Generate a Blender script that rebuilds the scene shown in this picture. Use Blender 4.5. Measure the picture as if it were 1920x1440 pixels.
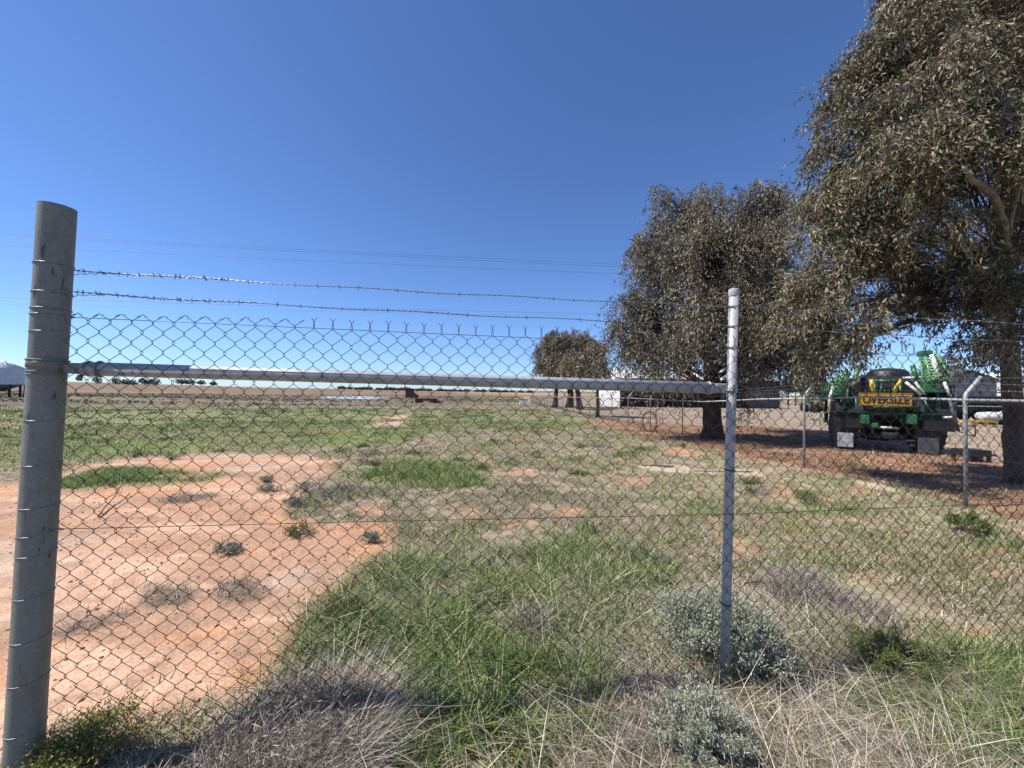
import bpy, math, random
import numpy as np
from mathutils import Vector, Matrix
random.seed(7); RNG = np.random.default_rng(11)
scene = bpy.context.scene
col = scene.collection
for o in list(bpy.data.objects): bpy.data.objects.remove(o)

# ------------------------------------------------------------------ camera
F = 740.0                                   # focal length in photo pixels (1920 wide)
PITCH, ROLL, EYE = math.radians(1.05), math.radians(0.85), 1.6
fwd = Vector((0, math.cos(PITCH), math.sin(PITCH)))
r0 = Vector((1, 0, 0)); u0 = r0.cross(fwd)
R_ = r0 * math.cos(ROLL) + u0 * math.sin(ROLL)
U_ = u0 * math.cos(ROLL) - r0 * math.sin(ROLL)
cam_d = bpy.data.cameras.new('camera'); cam = bpy.data.objects.new('camera', cam_d); col.objects.link(cam)
cam.matrix_world = Matrix(((R_.x, U_.x, -fwd.x, 0), (R_.y, U_.y, -fwd.y, 0), (R_.z, U_.z, -fwd.z, EYE), (0, 0, 0, 1)))
cam_d.sensor_width = 36; cam_d.lens = 36 * F / 1920; cam_d.clip_start = 0.05; cam_d.clip_end = 9000
scene.camera = cam

# ------------------------------------------------------------------ sky, sun
SUN_EL = math.radians(54); SUN_AZ = math.atan2(-0.9872, -0.159)     # azimuth clockwise from +Y
world = bpy.data.worlds.new('World'); scene.world = world; world.use_nodes = True
wn = world.node_tree.nodes; wl = world.node_tree.links
sky = wn.new('ShaderNodeTexSky'); sky.sky_type = 'NISHITA'; sky.sun_disc = False
sky.sun_elevation = SUN_EL; sky.sun_rotation = SUN_AZ; sky.altitude = 100; sky.air_density = 0.8; sky.dust_density = 0.2; sky.ozone_density = 3.0
tint = wn.new('ShaderNodeMix'); tint.data_type = 'RGBA'; tint.blend_type = 'MULTIPLY'; tint.inputs[0].default_value = 1; tint.inputs[7].default_value = (.82, 1.02, 1.34, 1)
wl.new(sky.outputs[0], tint.inputs[6]); wl.new(tint.outputs[2], wn['Background'].inputs[0]); wn['Background'].inputs[1].default_value = 0.101
sd = bpy.data.lights.new('sun', 'SUN'); so = bpy.data.objects.new('sun', sd); col.objects.link(so)
sd.energy = 5.0; sd.angle = math.radians(0.5); sd.color = (1.0, 0.95, 0.87)
sdir = Vector((math.sin(SUN_AZ) * math.cos(SUN_EL), math.cos(SUN_AZ) * math.cos(SUN_EL), math.sin(SUN_EL)))
so.rotation_euler = sdir.to_track_quat('Z', 'Y').to_euler(); so.location = (0, 0, 30)
scene.view_settings.view_transform = 'Standard'; scene.view_settings.look = 'None'
scene.view_settings.exposure = 0.36; scene.view_settings.gamma = 1.0

# ------------------------------------------------------------------ noise and maths
def _hash(ix, iy, s):
    h = (ix.astype(np.int64) * 374761393 + iy.astype(np.int64) * 668265263 + s * 1442695041) & 0xffffffff
    h = ((h ^ (h >> 13)) * 1274126177) & 0xffffffff
    return ((h ^ (h >> 16)) & 0xffff) / 65535.0
def vnoise(x, y, s=0):
    x = np.asarray(x, float); y = np.asarray(y, float)
    ix = np.floor(x); iy = np.floor(y); fx = x - ix; fy = y - iy
    fx = fx * fx * (3 - 2 * fx); fy = fy * fy * (3 - 2 * fy)
    a = _hash(ix, iy, s); b = _hash(ix + 1, iy, s); c = _hash(ix, iy + 1, s); d = _hash(ix + 1, iy + 1, s)
    return (a * (1 - fx) + b * fx) * (1 - fy) + (c * (1 - fx) + d * fx) * fy
def fbm(x, y, s=0, o=4):
    t = 0; a = 1; n = 0
    for k in range(o):
        t = t + a * vnoise(x * 2 ** k + 17.3 * k, y * 2 ** k - 9.1 * k, s + k); n += a; a *= .55
    return t / n
def sstep(a, b, x):
    t = np.clip((x - a) / (b - a), 0, 1); return t * t * (3 - 2 * t)

# ------------------------------------------------------------------ the lie of the land
def gz(x, y):
    x = np.asarray(x, float); y = np.asarray(y, float)
    h = 0.22 * sstep(3.5, 6, x) * (1 - sstep(6.5, 13, y)) * sstep(1.5, 4, y)
    h = h - 0.0125 * np.clip(y - 18, 0, 72)
    r = np.hypot(x, y)
    az = x / np.maximum(y, 1)
    h = h + sstep(150, 520, r) * (1 - sstep(-1.0, .15, az)) * 3.4 * sstep(0, 60, y)
    h = h + sstep(500, 1500, r) * (3 + 3 * np.sin(az * 5 + 1)) * sstep(0, 60, y)
    near = 1 - sstep(25, 60, r)
    h = h + near * ((fbm(x * .9, y * .9, 5, 3) - .5) * .05 + (fbm(x * 6, y * 6, 9, 3) - .5) * .022)
    return h
def ray(px, py): return fwd + R_ * ((px - 960) / F) + U_ * ((720 - py) / F)
def P(px, py, Y):
    d = ray(px, py); k = Y / d.y; return Vector((d.x * k, Y, EYE + d.z * k))
_K = .8 * 1.003 ** np.arange(2760)
def G(px, py):
    d = ray(px, py); f_ = (EYE + d.z*_K) < gz(d.x*_K, d.y*_K); i = int(np.argmax(f_)) if f_.any() else len(_K)-1; k = float(_K[i])
    if i > 0:
        lo, hi = float(_K[i-1]), k
        for _ in range(8):
            m_ = (lo+hi)/2
            if EYE + d.z*m_ < float(gz(d.x*m_, d.y*m_)): hi = m_
            else: lo = m_
        k = hi
    return Vector((d.x*k, d.y*k, float(gz(d.x*k, d.y*k))))
def GXY(x, y): return Vector((x, y, float(gz(x, y))))

# ------------------------------------------------------------------ object helpers
def mesh_np(name, V, faces_quads=None, faces_tris=None, mat=None, parent=None, attr=None, smooth=False):
    me = bpy.data.meshes.new(name)
    V = np.asarray(V, np.float32).reshape(-1, 3)
    me.vertices.add(len(V)); me.vertices.foreach_set('co', V.ravel())
    ls = []; tot = []
    if faces_quads is not None and len(faces_quads): q = np.asarray(faces_quads, np.int32); ls.append(q.ravel()); tot.append(np.full(len(q), 4, np.int32))
    if faces_tris is not None and len(faces_tris): t = np.asarray(faces_tris, np.int32); ls.append(t.ravel()); tot.append(np.full(len(t), 3, np.int32))
    ls = np.concatenate(ls); tot = np.concatenate(tot)
    me.loops.add(len(ls)); me.loops.foreach_set('vertex_index', ls)
    me.polygons.add(len(tot)); st = np.concatenate([[0], np.cumsum(tot)[:-1]]).astype(np.int32)
    me.polygons.foreach_set('loop_start', st); me.polygons.foreach_set('loop_total', tot)
    if smooth: me.polygons.foreach_set('use_smooth', np.ones(len(tot), bool))
    if attr is not None:
        for k, a in attr.items():
            a = np.asarray(a, np.float32)
            if a.ndim == 1:
                at = me.attributes.new(k, 'FLOAT', 'POINT'); at.data.foreach_set('value', a)
            else:
                at = me.attributes.new(k, 'FLOAT_VECTOR', 'POINT'); at.data.foreach_set('vector', a.ravel())
    me.update(calc_edges=True); me.validate()
    o = bpy.data.objects.new(name, me); col.objects.link(o)
    if mat: me.materials.append(mat)
    if parent: o.parent = parent
    return o

class MB:
    def __init__(s): s.v = []; s.f = []; s.sm = []
    def box(s, c, size, rot=None, taper=1.0, bev=0.0):
        c = Vector(c); hx, hy, hz = [k / 2 for k in size]; M = rot if rot is not None else Matrix.Identity(3)
        b = min(bev, hx * .9, hy * .9, hz * .9)
        n = len(s.v)
        if b <= 0:
            for z in (-1, 1):
                t = taper if z > 0 else 1
                for x, y in ((-1, -1), (1, -1), (1, 1), (-1, 1)): s.v.append(c + M @ Vector((x * hx * t, y * hy * t, z * hz)))
            s.f += [(n, n+3, n+2, n+1), (n+4, n+5, n+6, n+7)] + [(n+i, n+(i+1)%4, n+4+(i+1)%4, n+4+i) for i in range(4)]; s.sm += [0]*6
        else:
            rings = [(-hz, b), (-hz + b, 0), (hz - b, 0), (hz, b)]
            for z, ins in rings:
                t = taper if z > 0 else 1
                X = hx * t - ins; Yy = hy * t - ins
                for x, y in ((-X + b*0, -Yy), (X, -Yy), (X, Yy), (-X, Yy)):
                    pass
                pts = [(-X + b, -Yy), (X - b, -Yy), (X, -Yy + b), (X, Yy - b), (X - b, Yy), (-X + b, Yy), (-X, Yy - b), (-X, -Yy + b)]
                for x, y in pts: s.v.append(c + M @ Vector((x, y, z)))
            for k in range(3):
                for i in range(8): a = n + k*8; s.f.append((a+i, a+(i+1)%8, a+8+(i+1)%8, a+8+i)); s.sm.append(0)
            s.f.append(tuple(n + i for i in range(7, -1, -1))); s.f.append(tuple(n + 24 + i for i in range(8))); s.sm += [0, 0]
    def tube(s, pts, r, n=8, cap=True, smooth=1):
        pts = [Vector(p) for p in pts]; m = len(pts); rs = r if isinstance(r, (list, tuple)) else [r] * m
        base = len(s.v); T = (pts[1] - pts[0]).normalized(); ref = Vector((0, 0, 1)) if abs(T.z) < .9 else Vector((1, 0, 0))
        A = T.cross(ref).normalized()
        for i, p in enumerate(pts):
            T = (pts[min(i+1, m-1)] - pts[max(i-1, 0)]).normalized()
            A = (A - T * A.dot(T)); A = A.normalized() if A.length > 1e-6 else T.orthogonal().normalized()
            B = T.cross(A)
            for k in range(n): a = 2*math.pi*k/n; s.v.append(p + (A*math.cos(a) + B*math.sin(a)) * rs[i])
        for i in range(m-1):
            for k in range(n):
                a = base + i*n; s.f.append((a+k, a+(k+1)%n, a+n+(k+1)%n, a+n+k)); s.sm.append(smooth)
        if cap: s.f.append(tuple(base + k for k in range(n-1, -1, -1))); s.f.append(tuple(base + (m-1)*n + k for k in range(n))); s.sm += [0, 0]
    def ring(s, c, nrm, R, r, n=24, m=6):
        c = Vector(c); N = Vector(nrm).normalized(); A = N.orthogonal().normalized(); B = N.cross(A)
        base = len(s.v)
        for i in range(n):
            a = 2*math.pi*i/n; d = A*math.cos(a) + B*math.sin(a)
            for k in range(m): b = 2*math.pi*k/m; s.v.append(c + d*(R + r*math.cos(b)) + N*(r*math.sin(b)))
        for i in range(n):
            for k in range(m):
                s.f.append((base+i*m+k, base+((i+1)%n)*m+k, base+((i+1)%n)*m+(k+1)%m, base+i*m+(k+1)%m)); s.sm.append(1)
    def lathe(s, c, prof, n=24, axis='Z', M=None):
        c = Vector(c); base = len(s.v)
        for r, z in prof:
            for k in range(n):
                a = 2*math.pi*k/n; v = Vector((r*math.cos(a), r*math.sin(a), z))
                if axis == 'X': v = Vector((v.z, v.x, v.y))
                if axis == 'Y': v = Vector((v.x, v.z, v.y))
                if M is not None: v = M @ v
                s.v.append(c + v)
        for i in range(len(prof)-1):
            for k in range(n):
                a = base+i*n; s.f.append((a+k, a+(k+1)%n, a+n+(k+1)%n, a+n+k)); s.sm.append(1)
        s.f.append(tuple(base + k for k in range(n-1, -1, -1))); s.f.append(tuple(base + (len(prof)-1)*n + k for k in range(n))); s.sm += [0, 0]
    def poly(s, pts): n = len(s.v); s.v += [Vector(p) for p in pts]; s.f.append(tuple(range(n, n+len(pts)))); s.sm.append(0)
    def prism(s, pts, off):
        n = len(s.v); m = len(pts); off = Vector(off)
        s.v += [Vector(p) for p in pts] + [Vector(p) + off for p in pts]
        s.f.append(tuple(range(n+m-1, n-1, -1))); s.f.append(tuple(range(n+m, n+2*m))); s.sm += [0, 0]
        for i in range(m): s.f.append((n+i, n+(i+1)%m, n+m+(i+1)%m, n+m+i)); s.sm.append(0)
    def build(s, name, mat, parent=None):
        me = bpy.data.meshes.new(name); me.from_pydata([tuple(v) for v in s.v], [], s.f)
        me.polygons.foreach_set('use_smooth', np.array(s.sm, bool)); me.materials.append(mat); me.update()
        o = bpy.data.objects.new(name, me); col.objects.link(o)
        if parent: o.parent = parent
        return o
def tag(o, label=None, cat=None, group=None, kind=None):
    if label: o['label'] = label
    if cat: o['category'] = cat
    if group: o['group'] = group
    if kind: o['kind'] = kind
    return o
def thing(name, label, cat, group=None):
    o = bpy.data.objects.new(name, None); col.objects.link(o); o.empty_display_size = .2
    return tag(o, label, cat, group)
def rebase(t, loc):
    """move a thing's empty to its base, leaving the world-space parts where they are"""
    loc = Vector(loc); t.location = loc
    for c in t.children: c.location = c.location - loc

# ------------------------------------------------------------------ materials
def newmat(name):
    m = bpy.data.materials.new(name); m.use_nodes = True; nt = m.node_tree
    return m, nt, nt.nodes['Principled BSDF']
def ramp(nt, fac, stops):
    r = nt.nodes.new('ShaderNodeValToRGB'); e = r.color_ramp.elements
    while len(e) < len(stops): e.new(0.5)
    for k, (p, c) in enumerate(stops): e[k].position = p; e[k].color = (*c, 1)
    nt.links.new(fac, r.inputs[0]); return r.outputs[0]
def noise(nt, scale, detail=5, rough=.6, coord='Object', stretch=None):
    tc = nt.nodes.new('ShaderNodeTexCoord'); n = nt.nodes.new('ShaderNodeTexNoise')
    n.inputs['Scale'].default_value = scale; n.inputs['Detail'].default_value = detail; n.inputs['Roughness'].default_value = rough
    if stretch:
        mp = nt.nodes.new('ShaderNodeMapping'); mp.inputs['Scale'].default_value = stretch
        nt.links.new(tc.outputs[coord], mp.inputs[0]); nt.links.new(mp.outputs[0], n.inputs['Vector'])
    else: nt.links.new(tc.outputs[coord], n.inputs['Vector'])
    return n.outputs['Fac']
def bump(nt, b, h, s, d=.01):
    n = nt.nodes.new('ShaderNodeBump'); n.inputs['Strength'].default_value = s; n.inputs['Distance'].default_value = d
    nt.links.new(h, n.inputs['Height']); nt.links.new(n.outputs[0], b.inputs['Normal'])
def surf(name, c1, c2, scale=8, rough=.7, metal=0, bmp=.2, bd=.004, stretch=None, detail=6, lo=.3, hi=.7):
    m, nt, b = newmat(name); f = noise(nt, scale, detail, .65, stretch=stretch)
    nt.links.new(ramp(nt, f, [(lo, c1), (hi, c2)]), b.inputs['Base Color'])
    b.inputs['Roughness'].default_value = rough; b.inputs['Metallic'].default_value = metal
    if bmp: bump(nt, b, noise(nt, scale * 3, 5, .6, stretch=stretch), bmp, bd)
    return m
def vmat(name, stops, rough=.6, trans=0.0, spec=.4):
    """colour picked by the per-blade / per-leaf attribute v"""
    m, nt, b = newmat(name); a = nt.nodes.new('ShaderNodeAttribute'); a.attribute_name = 'v'
    c = ramp(nt, a.outputs['Fac'], stops)
    nt.links.new(c, b.inputs['Base Color']); b.inputs['Roughness'].default_value = rough; b.inputs['Specular IOR Level'].default_value = spec
    if trans:
        t = nt.nodes.new('ShaderNodeBsdfTranslucent'); nt.links.new(c, t.inputs[0]); mx = nt.nodes.new('ShaderNodeMixShader')
        mx.inputs[0].default_value = trans; nt.links.new(b.outputs[0], mx.inputs[1]); nt.links.new(t.outputs[0], mx.inputs[2])
        nt.links.new(mx.outputs[0], nt.nodes['Material Output'].inputs[0])
    return m
M = {}
def galv(name, c1, c2, rough):
    m, nt, b = newmat(name)
    f = noise(nt, 14, 6, .7, stretch=(1, 1, .35)); v = nt.nodes.new('ShaderNodeTexVoronoi'); v.inputs['Scale'].default_value = 90
    tc = nt.nodes.new('ShaderNodeTexCoord'); nt.links.new(tc.outputs['Object'], v.inputs['Vector'])
    mx = nt.nodes.new('ShaderNodeMath'); mx.operation = 'MULTIPLY_ADD'; nt.links.new(v.outputs['Distance'], mx.inputs[0]); mx.inputs[1].default_value = .35; nt.links.new(f, mx.inputs[2])
    nt.links.new(ramp(nt, mx.outputs[0], [(.3, c1), (.8, c2)]), b.inputs['Base Color'])
    b.inputs['Metallic'].default_value = .12; b.inputs['Roughness'].default_value = rough
    # scratches and dark nicks
    n2 = noise(nt, 38, 2, .5, stretch=(1, 1, .3)); 
    rr = ramp(nt, n2, [(.27, (.25, .25, .25)), (.33, (1, 1, 1))])
    mm = nt.nodes.new('ShaderNodeMix'); mm.data_type = 'RGBA'; mm.blend_type = 'MULTIPLY'; mm.inputs[0].default_value = .8
    src = b.inputs['Base Color'].links[0].from_socket
    nt.links.new(src, mm.inputs[6]); nt.links.new(rr, mm.inputs[7]); nt.links.new(mm.outputs[2], b.inputs['Base Color'])
    bump(nt, b, f, .15, .003)
    return m
M['galv'] = galv('galvanised_steel', (.27, .275, .27), (.43, .43, .42), .55)
M['galv_dull'] = galv('dull_galvanised_steel', (.13, .132, .115), (.24, .24, .215), .6)
M['wire'] = surf('wire_steel', (.028, .023, .021), (.07, .06, .054), 20, .38, .25, 0)
M['barb'] = surf('barbed_wire_steel', (.16, .16, .16), (.42, .42, .42), 60, .4, .65, 0)
M['cap'] = surf('cap_plastic', (.33, .31, .32), (.45, .42, .42), 20, .5)
M['bark'] = surf('rough_bark', (.02, .015, .012), (.08, .056, .042), 7, .95, 0, .9, .04, (1, 1, .25))
M['pale_bark'] = surf('smooth_bark', (.10, .075, .055), (.33, .26, .20), 9, .85, 0, .6, .02, (1, 1, .3))
M['brown_bark'] = surf('brown_bark', (.045, .03, .022), (.17, .115, .078), 4, .9, 0, .7, .03, (1, 1, .3))
M['leaf_near'] = vmat('gum_leaf', [(0, (.065, .060, .034)), (.5, (.18, .155, .092)), (1, (.38, .33, .21))], .5, .08, .3)
M['leaf_far'] = vmat('weeping_gum_leaf', [(0, (.075, .060, .038)), (.5, (.19, .165, .11)), (1, (.43, .38, .28))], .52, .08, .28)
M['leaf_brown'] = vmat('brown_tree_leaf', [(0, (.11, .088, .055)), (.5, (.24, .195, .125)), (1, (.42, .35, .25))], .55, .12, .25)
M['leaf_dark'] = vmat('dark_tree_leaf', [(0, (.025, .03, .016)), (1, (.085, .09, .05))], .6, .1)
M['leaf_salt'] = vmat('saltbush_leaf', [(0, (.13, .14, .09)), (.5, (.33, .345, .25)), (1, (.58, .58, .46))], .75, .05, .15)
M['leaf_bush'] = vmat('bush_leaf', [(0, (.055, .08, .022)), (.5, (.13, .165, .045)), (1, (.24, .26, .08))], .6, .2)
M['leaf_weed'] = vmat('weed_leaf', [(0, (.12, .13, .03)), (.5, (.27, .27, .07)), (1, (.42, .40, .14))], .6, .2)
M['grass'] = vmat('green_grass_blade', [(0, (.04, .07, .018)), (.45, (.155, .22, .06)), (.85, (.37, .43, .15)), (1, (.66, .58, .33))], .5, .16, .3)
M['dry'] = vmat('dry_grass_blade', [(0, (.13, .10, .065)), (.5, (.36, .30, .19)), (1, (.70, .62, .46))], .7, .06, .2)
M['grey'] = vmat('dead_twig', [(0, (.08, .065, .052)), (.5, (.33, .28, .225)), (1, (.78, .70, .58))], .8, .02, .15)
M['litter'] = vmat('bark_litter_piece', [(0, (.07, .045, .03)), (.6, (.23, .16, .105)), (1, (.55, .46, .34))], .8, 0, .2)
M['stone'] = surf('stone', (.22, .12, .075), (.50, .32, .21), 30, .9)
M['green_paint'] = surf('green_machine_paint', (.018, .085, .036), (.04, .19, .078), 6, .35, 0, .05)
M['lightgreen'] = surf('faded_green_paint', (.10, .30, .12), (.20, .46, .22), 6, .4, 0, .05)
M['white_paint'] = surf('dusty_white_paint', (.50, .50, .48), (.78, .78, .76), 5, .5, 0, .05)
M['grey_guard'] = surf('grey_mudguard', (.035, .042, .052), (.085, .095, .11), 5, .6)
M['flap'] = surf('pale_mudflap', (.22, .25, .27), (.46, .50, .53), 6, .55)
M['rubber'] = surf('tyre_rubber', (.012, .012, .012), (.04, .037, .035), 18, .85, 0, .4)
M['black'] = surf('black_metal', (.008, .008, .009), (.03, .03, .032), 10, .5)
M['yellow'] = surf('yellow_hose', (.55, .36, .04), (.75, .52, .09), 10, .5)
M['sign'] = surf('sign_yellow', (.40, .21, .025), (.60, .33, .04), 8, .45, 0, 0)
M['ink'] = surf('sign_black', (.012, .012, .012), (.02, .02, .02), 8, .6, 0, 0)
M['red'] = surf('red_paint', (.30, .015, .02), (.48, .03, .035), 8, .4)
M['rust'] = surf('rusty_steel', (.04, .022, .016), (.12, .06, .04), 12, .9, .2, .5)
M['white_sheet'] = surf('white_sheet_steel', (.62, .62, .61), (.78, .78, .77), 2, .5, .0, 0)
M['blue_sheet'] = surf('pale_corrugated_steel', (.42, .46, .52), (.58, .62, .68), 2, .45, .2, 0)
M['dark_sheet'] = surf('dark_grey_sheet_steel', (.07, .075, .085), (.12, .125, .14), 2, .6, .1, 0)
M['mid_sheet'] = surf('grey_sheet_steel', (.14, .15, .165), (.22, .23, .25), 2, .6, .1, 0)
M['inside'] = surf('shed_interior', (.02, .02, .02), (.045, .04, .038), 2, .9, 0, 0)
M['glass'] = surf('window_glass', (.08, .10, .13), (.14, .17, .20), 2, .15, 0, 0)
M['cable'] = surf('aluminium_cable', (.05, .05, .055), (.09, .09, .10), 5, .5, .3, 0)
M['wood'] = surf('weathered_wood', (.16, .12, .09), (.34, .28, .22), 8, .85, 0, .5, .01, (1, 1, .2))
M['concrete'] = surf('old_concrete', (.20, .17, .14), (.38, .34, .29), 6, .9)

# ------------------------------------------------------------------ ground colour zones, outlined in plan
def W(poly): return np.array([[G(a, b).x, G(a, b).y] for a, b in poly])
def sdist(poly, x, y):
    """signed distance to a plan polygon, positive inside"""
    d = np.full(x.shape, 1e9); ins = np.zeros(x.shape, bool); n = len(poly)
    for i in range(n):
        x0, y0 = poly[i]; x1, y1 = poly[(i+1) % n]; dx, dy = x1-x0, y1-y0
        t = np.clip(((x-x0)*dx + (y-y0)*dy) / (dx*dx + dy*dy + 1e-9), 0, 1)
        d = np.minimum(d, np.hypot(x-x0-t*dx, y-y0-t*dy))
        c = (y0 > y) != (y1 > y)
        with np.errstate(divide='ignore', invalid='ignore'): xi = x0 + (y-y0)*dx/(dy if dy else 1e-9)
        ins ^= c & (x < xi)
    return np.where(ins, d, -d)
Z = {
 'dirt': W([(-500,925),(0,908),(115,892),(240,862),(420,850),(560,852),(640,860),(628,882),(592,908),(560,935),(543,962),(600,985),(655,980),(728,985),(705,1040),(660,1085),(640,1130),(590,1165),(520,1235),(450,1300),(350,1345),(250,1372),(110,1362),(60,1438),(-700,1438)]),
 'patch_left': W([(100,908),(130,893),(190,882),(260,878),(330,886),(350,898),(410,888),(425,890),(345,906),(250,908),(180,914),(100,917)]),
 'patch_mid': W([(680,890),(720,873),(770,866),(840,868),(895,882),(908,900),(880,913),(840,917),(790,910),(735,903),(690,900)]),
 'field': W([(-900,862),(-900,763),(300,764),(700,766),(1000,768),(1050,780),(1110,800),(1020,806),(930,800),(860,806),(760,824),(640,836),(540,842),(400,846),(250,853),(115,860),(0,870)]),
 'bright': W([(560,835),(600,815),(700,806),(770,803),(765,815),(700,828),(620,838)]),
 'bright2': W([(110,850),(140,835),(250,828),(340,832),(400,828),(350,845),(240,852)]),
 'bare': W([(705,800),(728,786),(748,779),(770,781),(762,790),(752,799)]),
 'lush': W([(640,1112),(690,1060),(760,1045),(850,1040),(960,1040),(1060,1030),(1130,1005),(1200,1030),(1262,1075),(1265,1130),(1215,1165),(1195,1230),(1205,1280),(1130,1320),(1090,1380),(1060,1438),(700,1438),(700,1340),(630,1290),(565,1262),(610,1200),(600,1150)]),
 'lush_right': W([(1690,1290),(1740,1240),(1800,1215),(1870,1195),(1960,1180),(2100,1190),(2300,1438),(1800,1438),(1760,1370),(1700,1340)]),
 'streak': W([(1690,1085),(1720,1068),(1780,1095),(1850,1125),(1930,1150),(2000,1180),(1900,1175),(1800,1140),(1720,1110)]),
 'red': W([(1090,792),(1130,786),(1240,795),(1330,800),(1400,798),(1500,805),(1600,815),(1920,872),(2300,920),(2300,1010),(1920,985),(1800,945),(1700,912),(1560,890),(1400,858),(1290,836),(1180,812)]),
 'spots': [W(q) for q in ([(1040,962),(1060,950),(1100,952),(1098,965),(1060,970)], [(1190,1190),(1215,1165),(1240,1170),(1250,1200),(1225,1222),(1200,1215)], [(1400,1130),(1440,1125),(1500,1170),(1510,1215),(1480,1200),(1440,1150)], [(1560,1075),(1640,1070),(1690,1085),(1620,1095)], [(1250,838),(1300,842),(1340,850),(1290,856),(1240,848)], [(1150,900),(1210,898),(1215,908),(1165,910)], [(940,885),(1010,880),(1030,888),(960,892)], [(660,955),(700,945),(730,962),(690,975)], [(850,960),(890,950),(905,965),(870,972)], [(1840,1060),(1920,1050),(1925,1075),(1860,1085)], [(1780,1180),(1830,1170),(1880,1205),(1830,1215)], [(1330,985),(1360,1000),(1440,1030),(1400,1040),(1330,1010)])],
 'pale': [W(q) for q in ([(1200,874),(1260,870),(1320,880),(1420,882),(1420,889),(1300,887),(1220,882)], [(1600,900),(1640,905),(1700,920),(1690,926),(1620,912)], [(1560,1405),(1640,1380),(1700,1400),(1660,1438),(1540,1438)])],
 'dead': [W(q) for q in ([(255,1130),(275,1105),(340,1100),(370,1118),(330,1140),(280,1142)], [(395,1120),(410,1095),(470,1085),(515,1105),(500,1128),(440,1135)], [(300,938),(330,930),(385,926),(400,932),(360,941),(320,944)], [(95,1190),(150,1160),(230,1148),(260,1150),(200,1175),(130,1200)])],
}
def edge(x, y, k=.05):
    r = np.hypot(x, y); s = 6.0 / np.maximum(r, 1)
    return (fbm(x * 1.6 * np.clip(s, .2, 1.4), y * 1.6 * np.clip(s, .2, 1.4), 21, 5) - .5) * r * k * 2 + (fbm(x*9, y*9, 31, 3)-.5) * .12
def mask(poly, x, y, k=.035, soft=.012):
    r = np.hypot(x, y); s = sdist(poly, x, y) + edge(x, y, k); return sstep(-soft*r - .02, soft*r + .02, s)
def fence_x(y):                               # plan line of the boundary fence on the right
    return np.interp(y, [0, 5.0, 7.8, 10.6, 13.4, 16.4, 28, 60, 95], [6.0, 5.8, 5.8, 5.8, 5.8, 5.76, 5.62, 4.6, 3.3])
def zones(x, y):
    r = np.hypot(x, y)
    z = {}
    z['dirt'] = mask(Z['dirt'], x, y, .055, .03); 
    for q in ('field', 'red'): z[q] = mask(Z[q], x, y, .07 if q == 'field' else .03, .05 if q == 'field' else .02)
    for q in ('patch_left', 'patch_mid', 'bright', 'bright2', 'bare', 'lush', 'lush_right', 'streak'): z[q] = mask(Z[q], x, y, .12 if q in ('lush', 'lush_right', 'streak') else .05, .035)
    for q in ('spots', 'pale', 'dead'):
        a = np.zeros_like(x)
        for p in Z[q]: a = np.maximum(a, mask(p, x, y, .02, .012))
        z[q] = a
    z['yard'] = sstep(-.6, .8, x - fence_x(y) - 1.2 + edge(x, y, .02)) * sstep(4, 7, y) * (1 - sstep(140, 220, y))
    return z
def mixc(c, t, w): return c * (1 - w[:, None]) + np.array(t)[None, :] * w[:, None]
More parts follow.
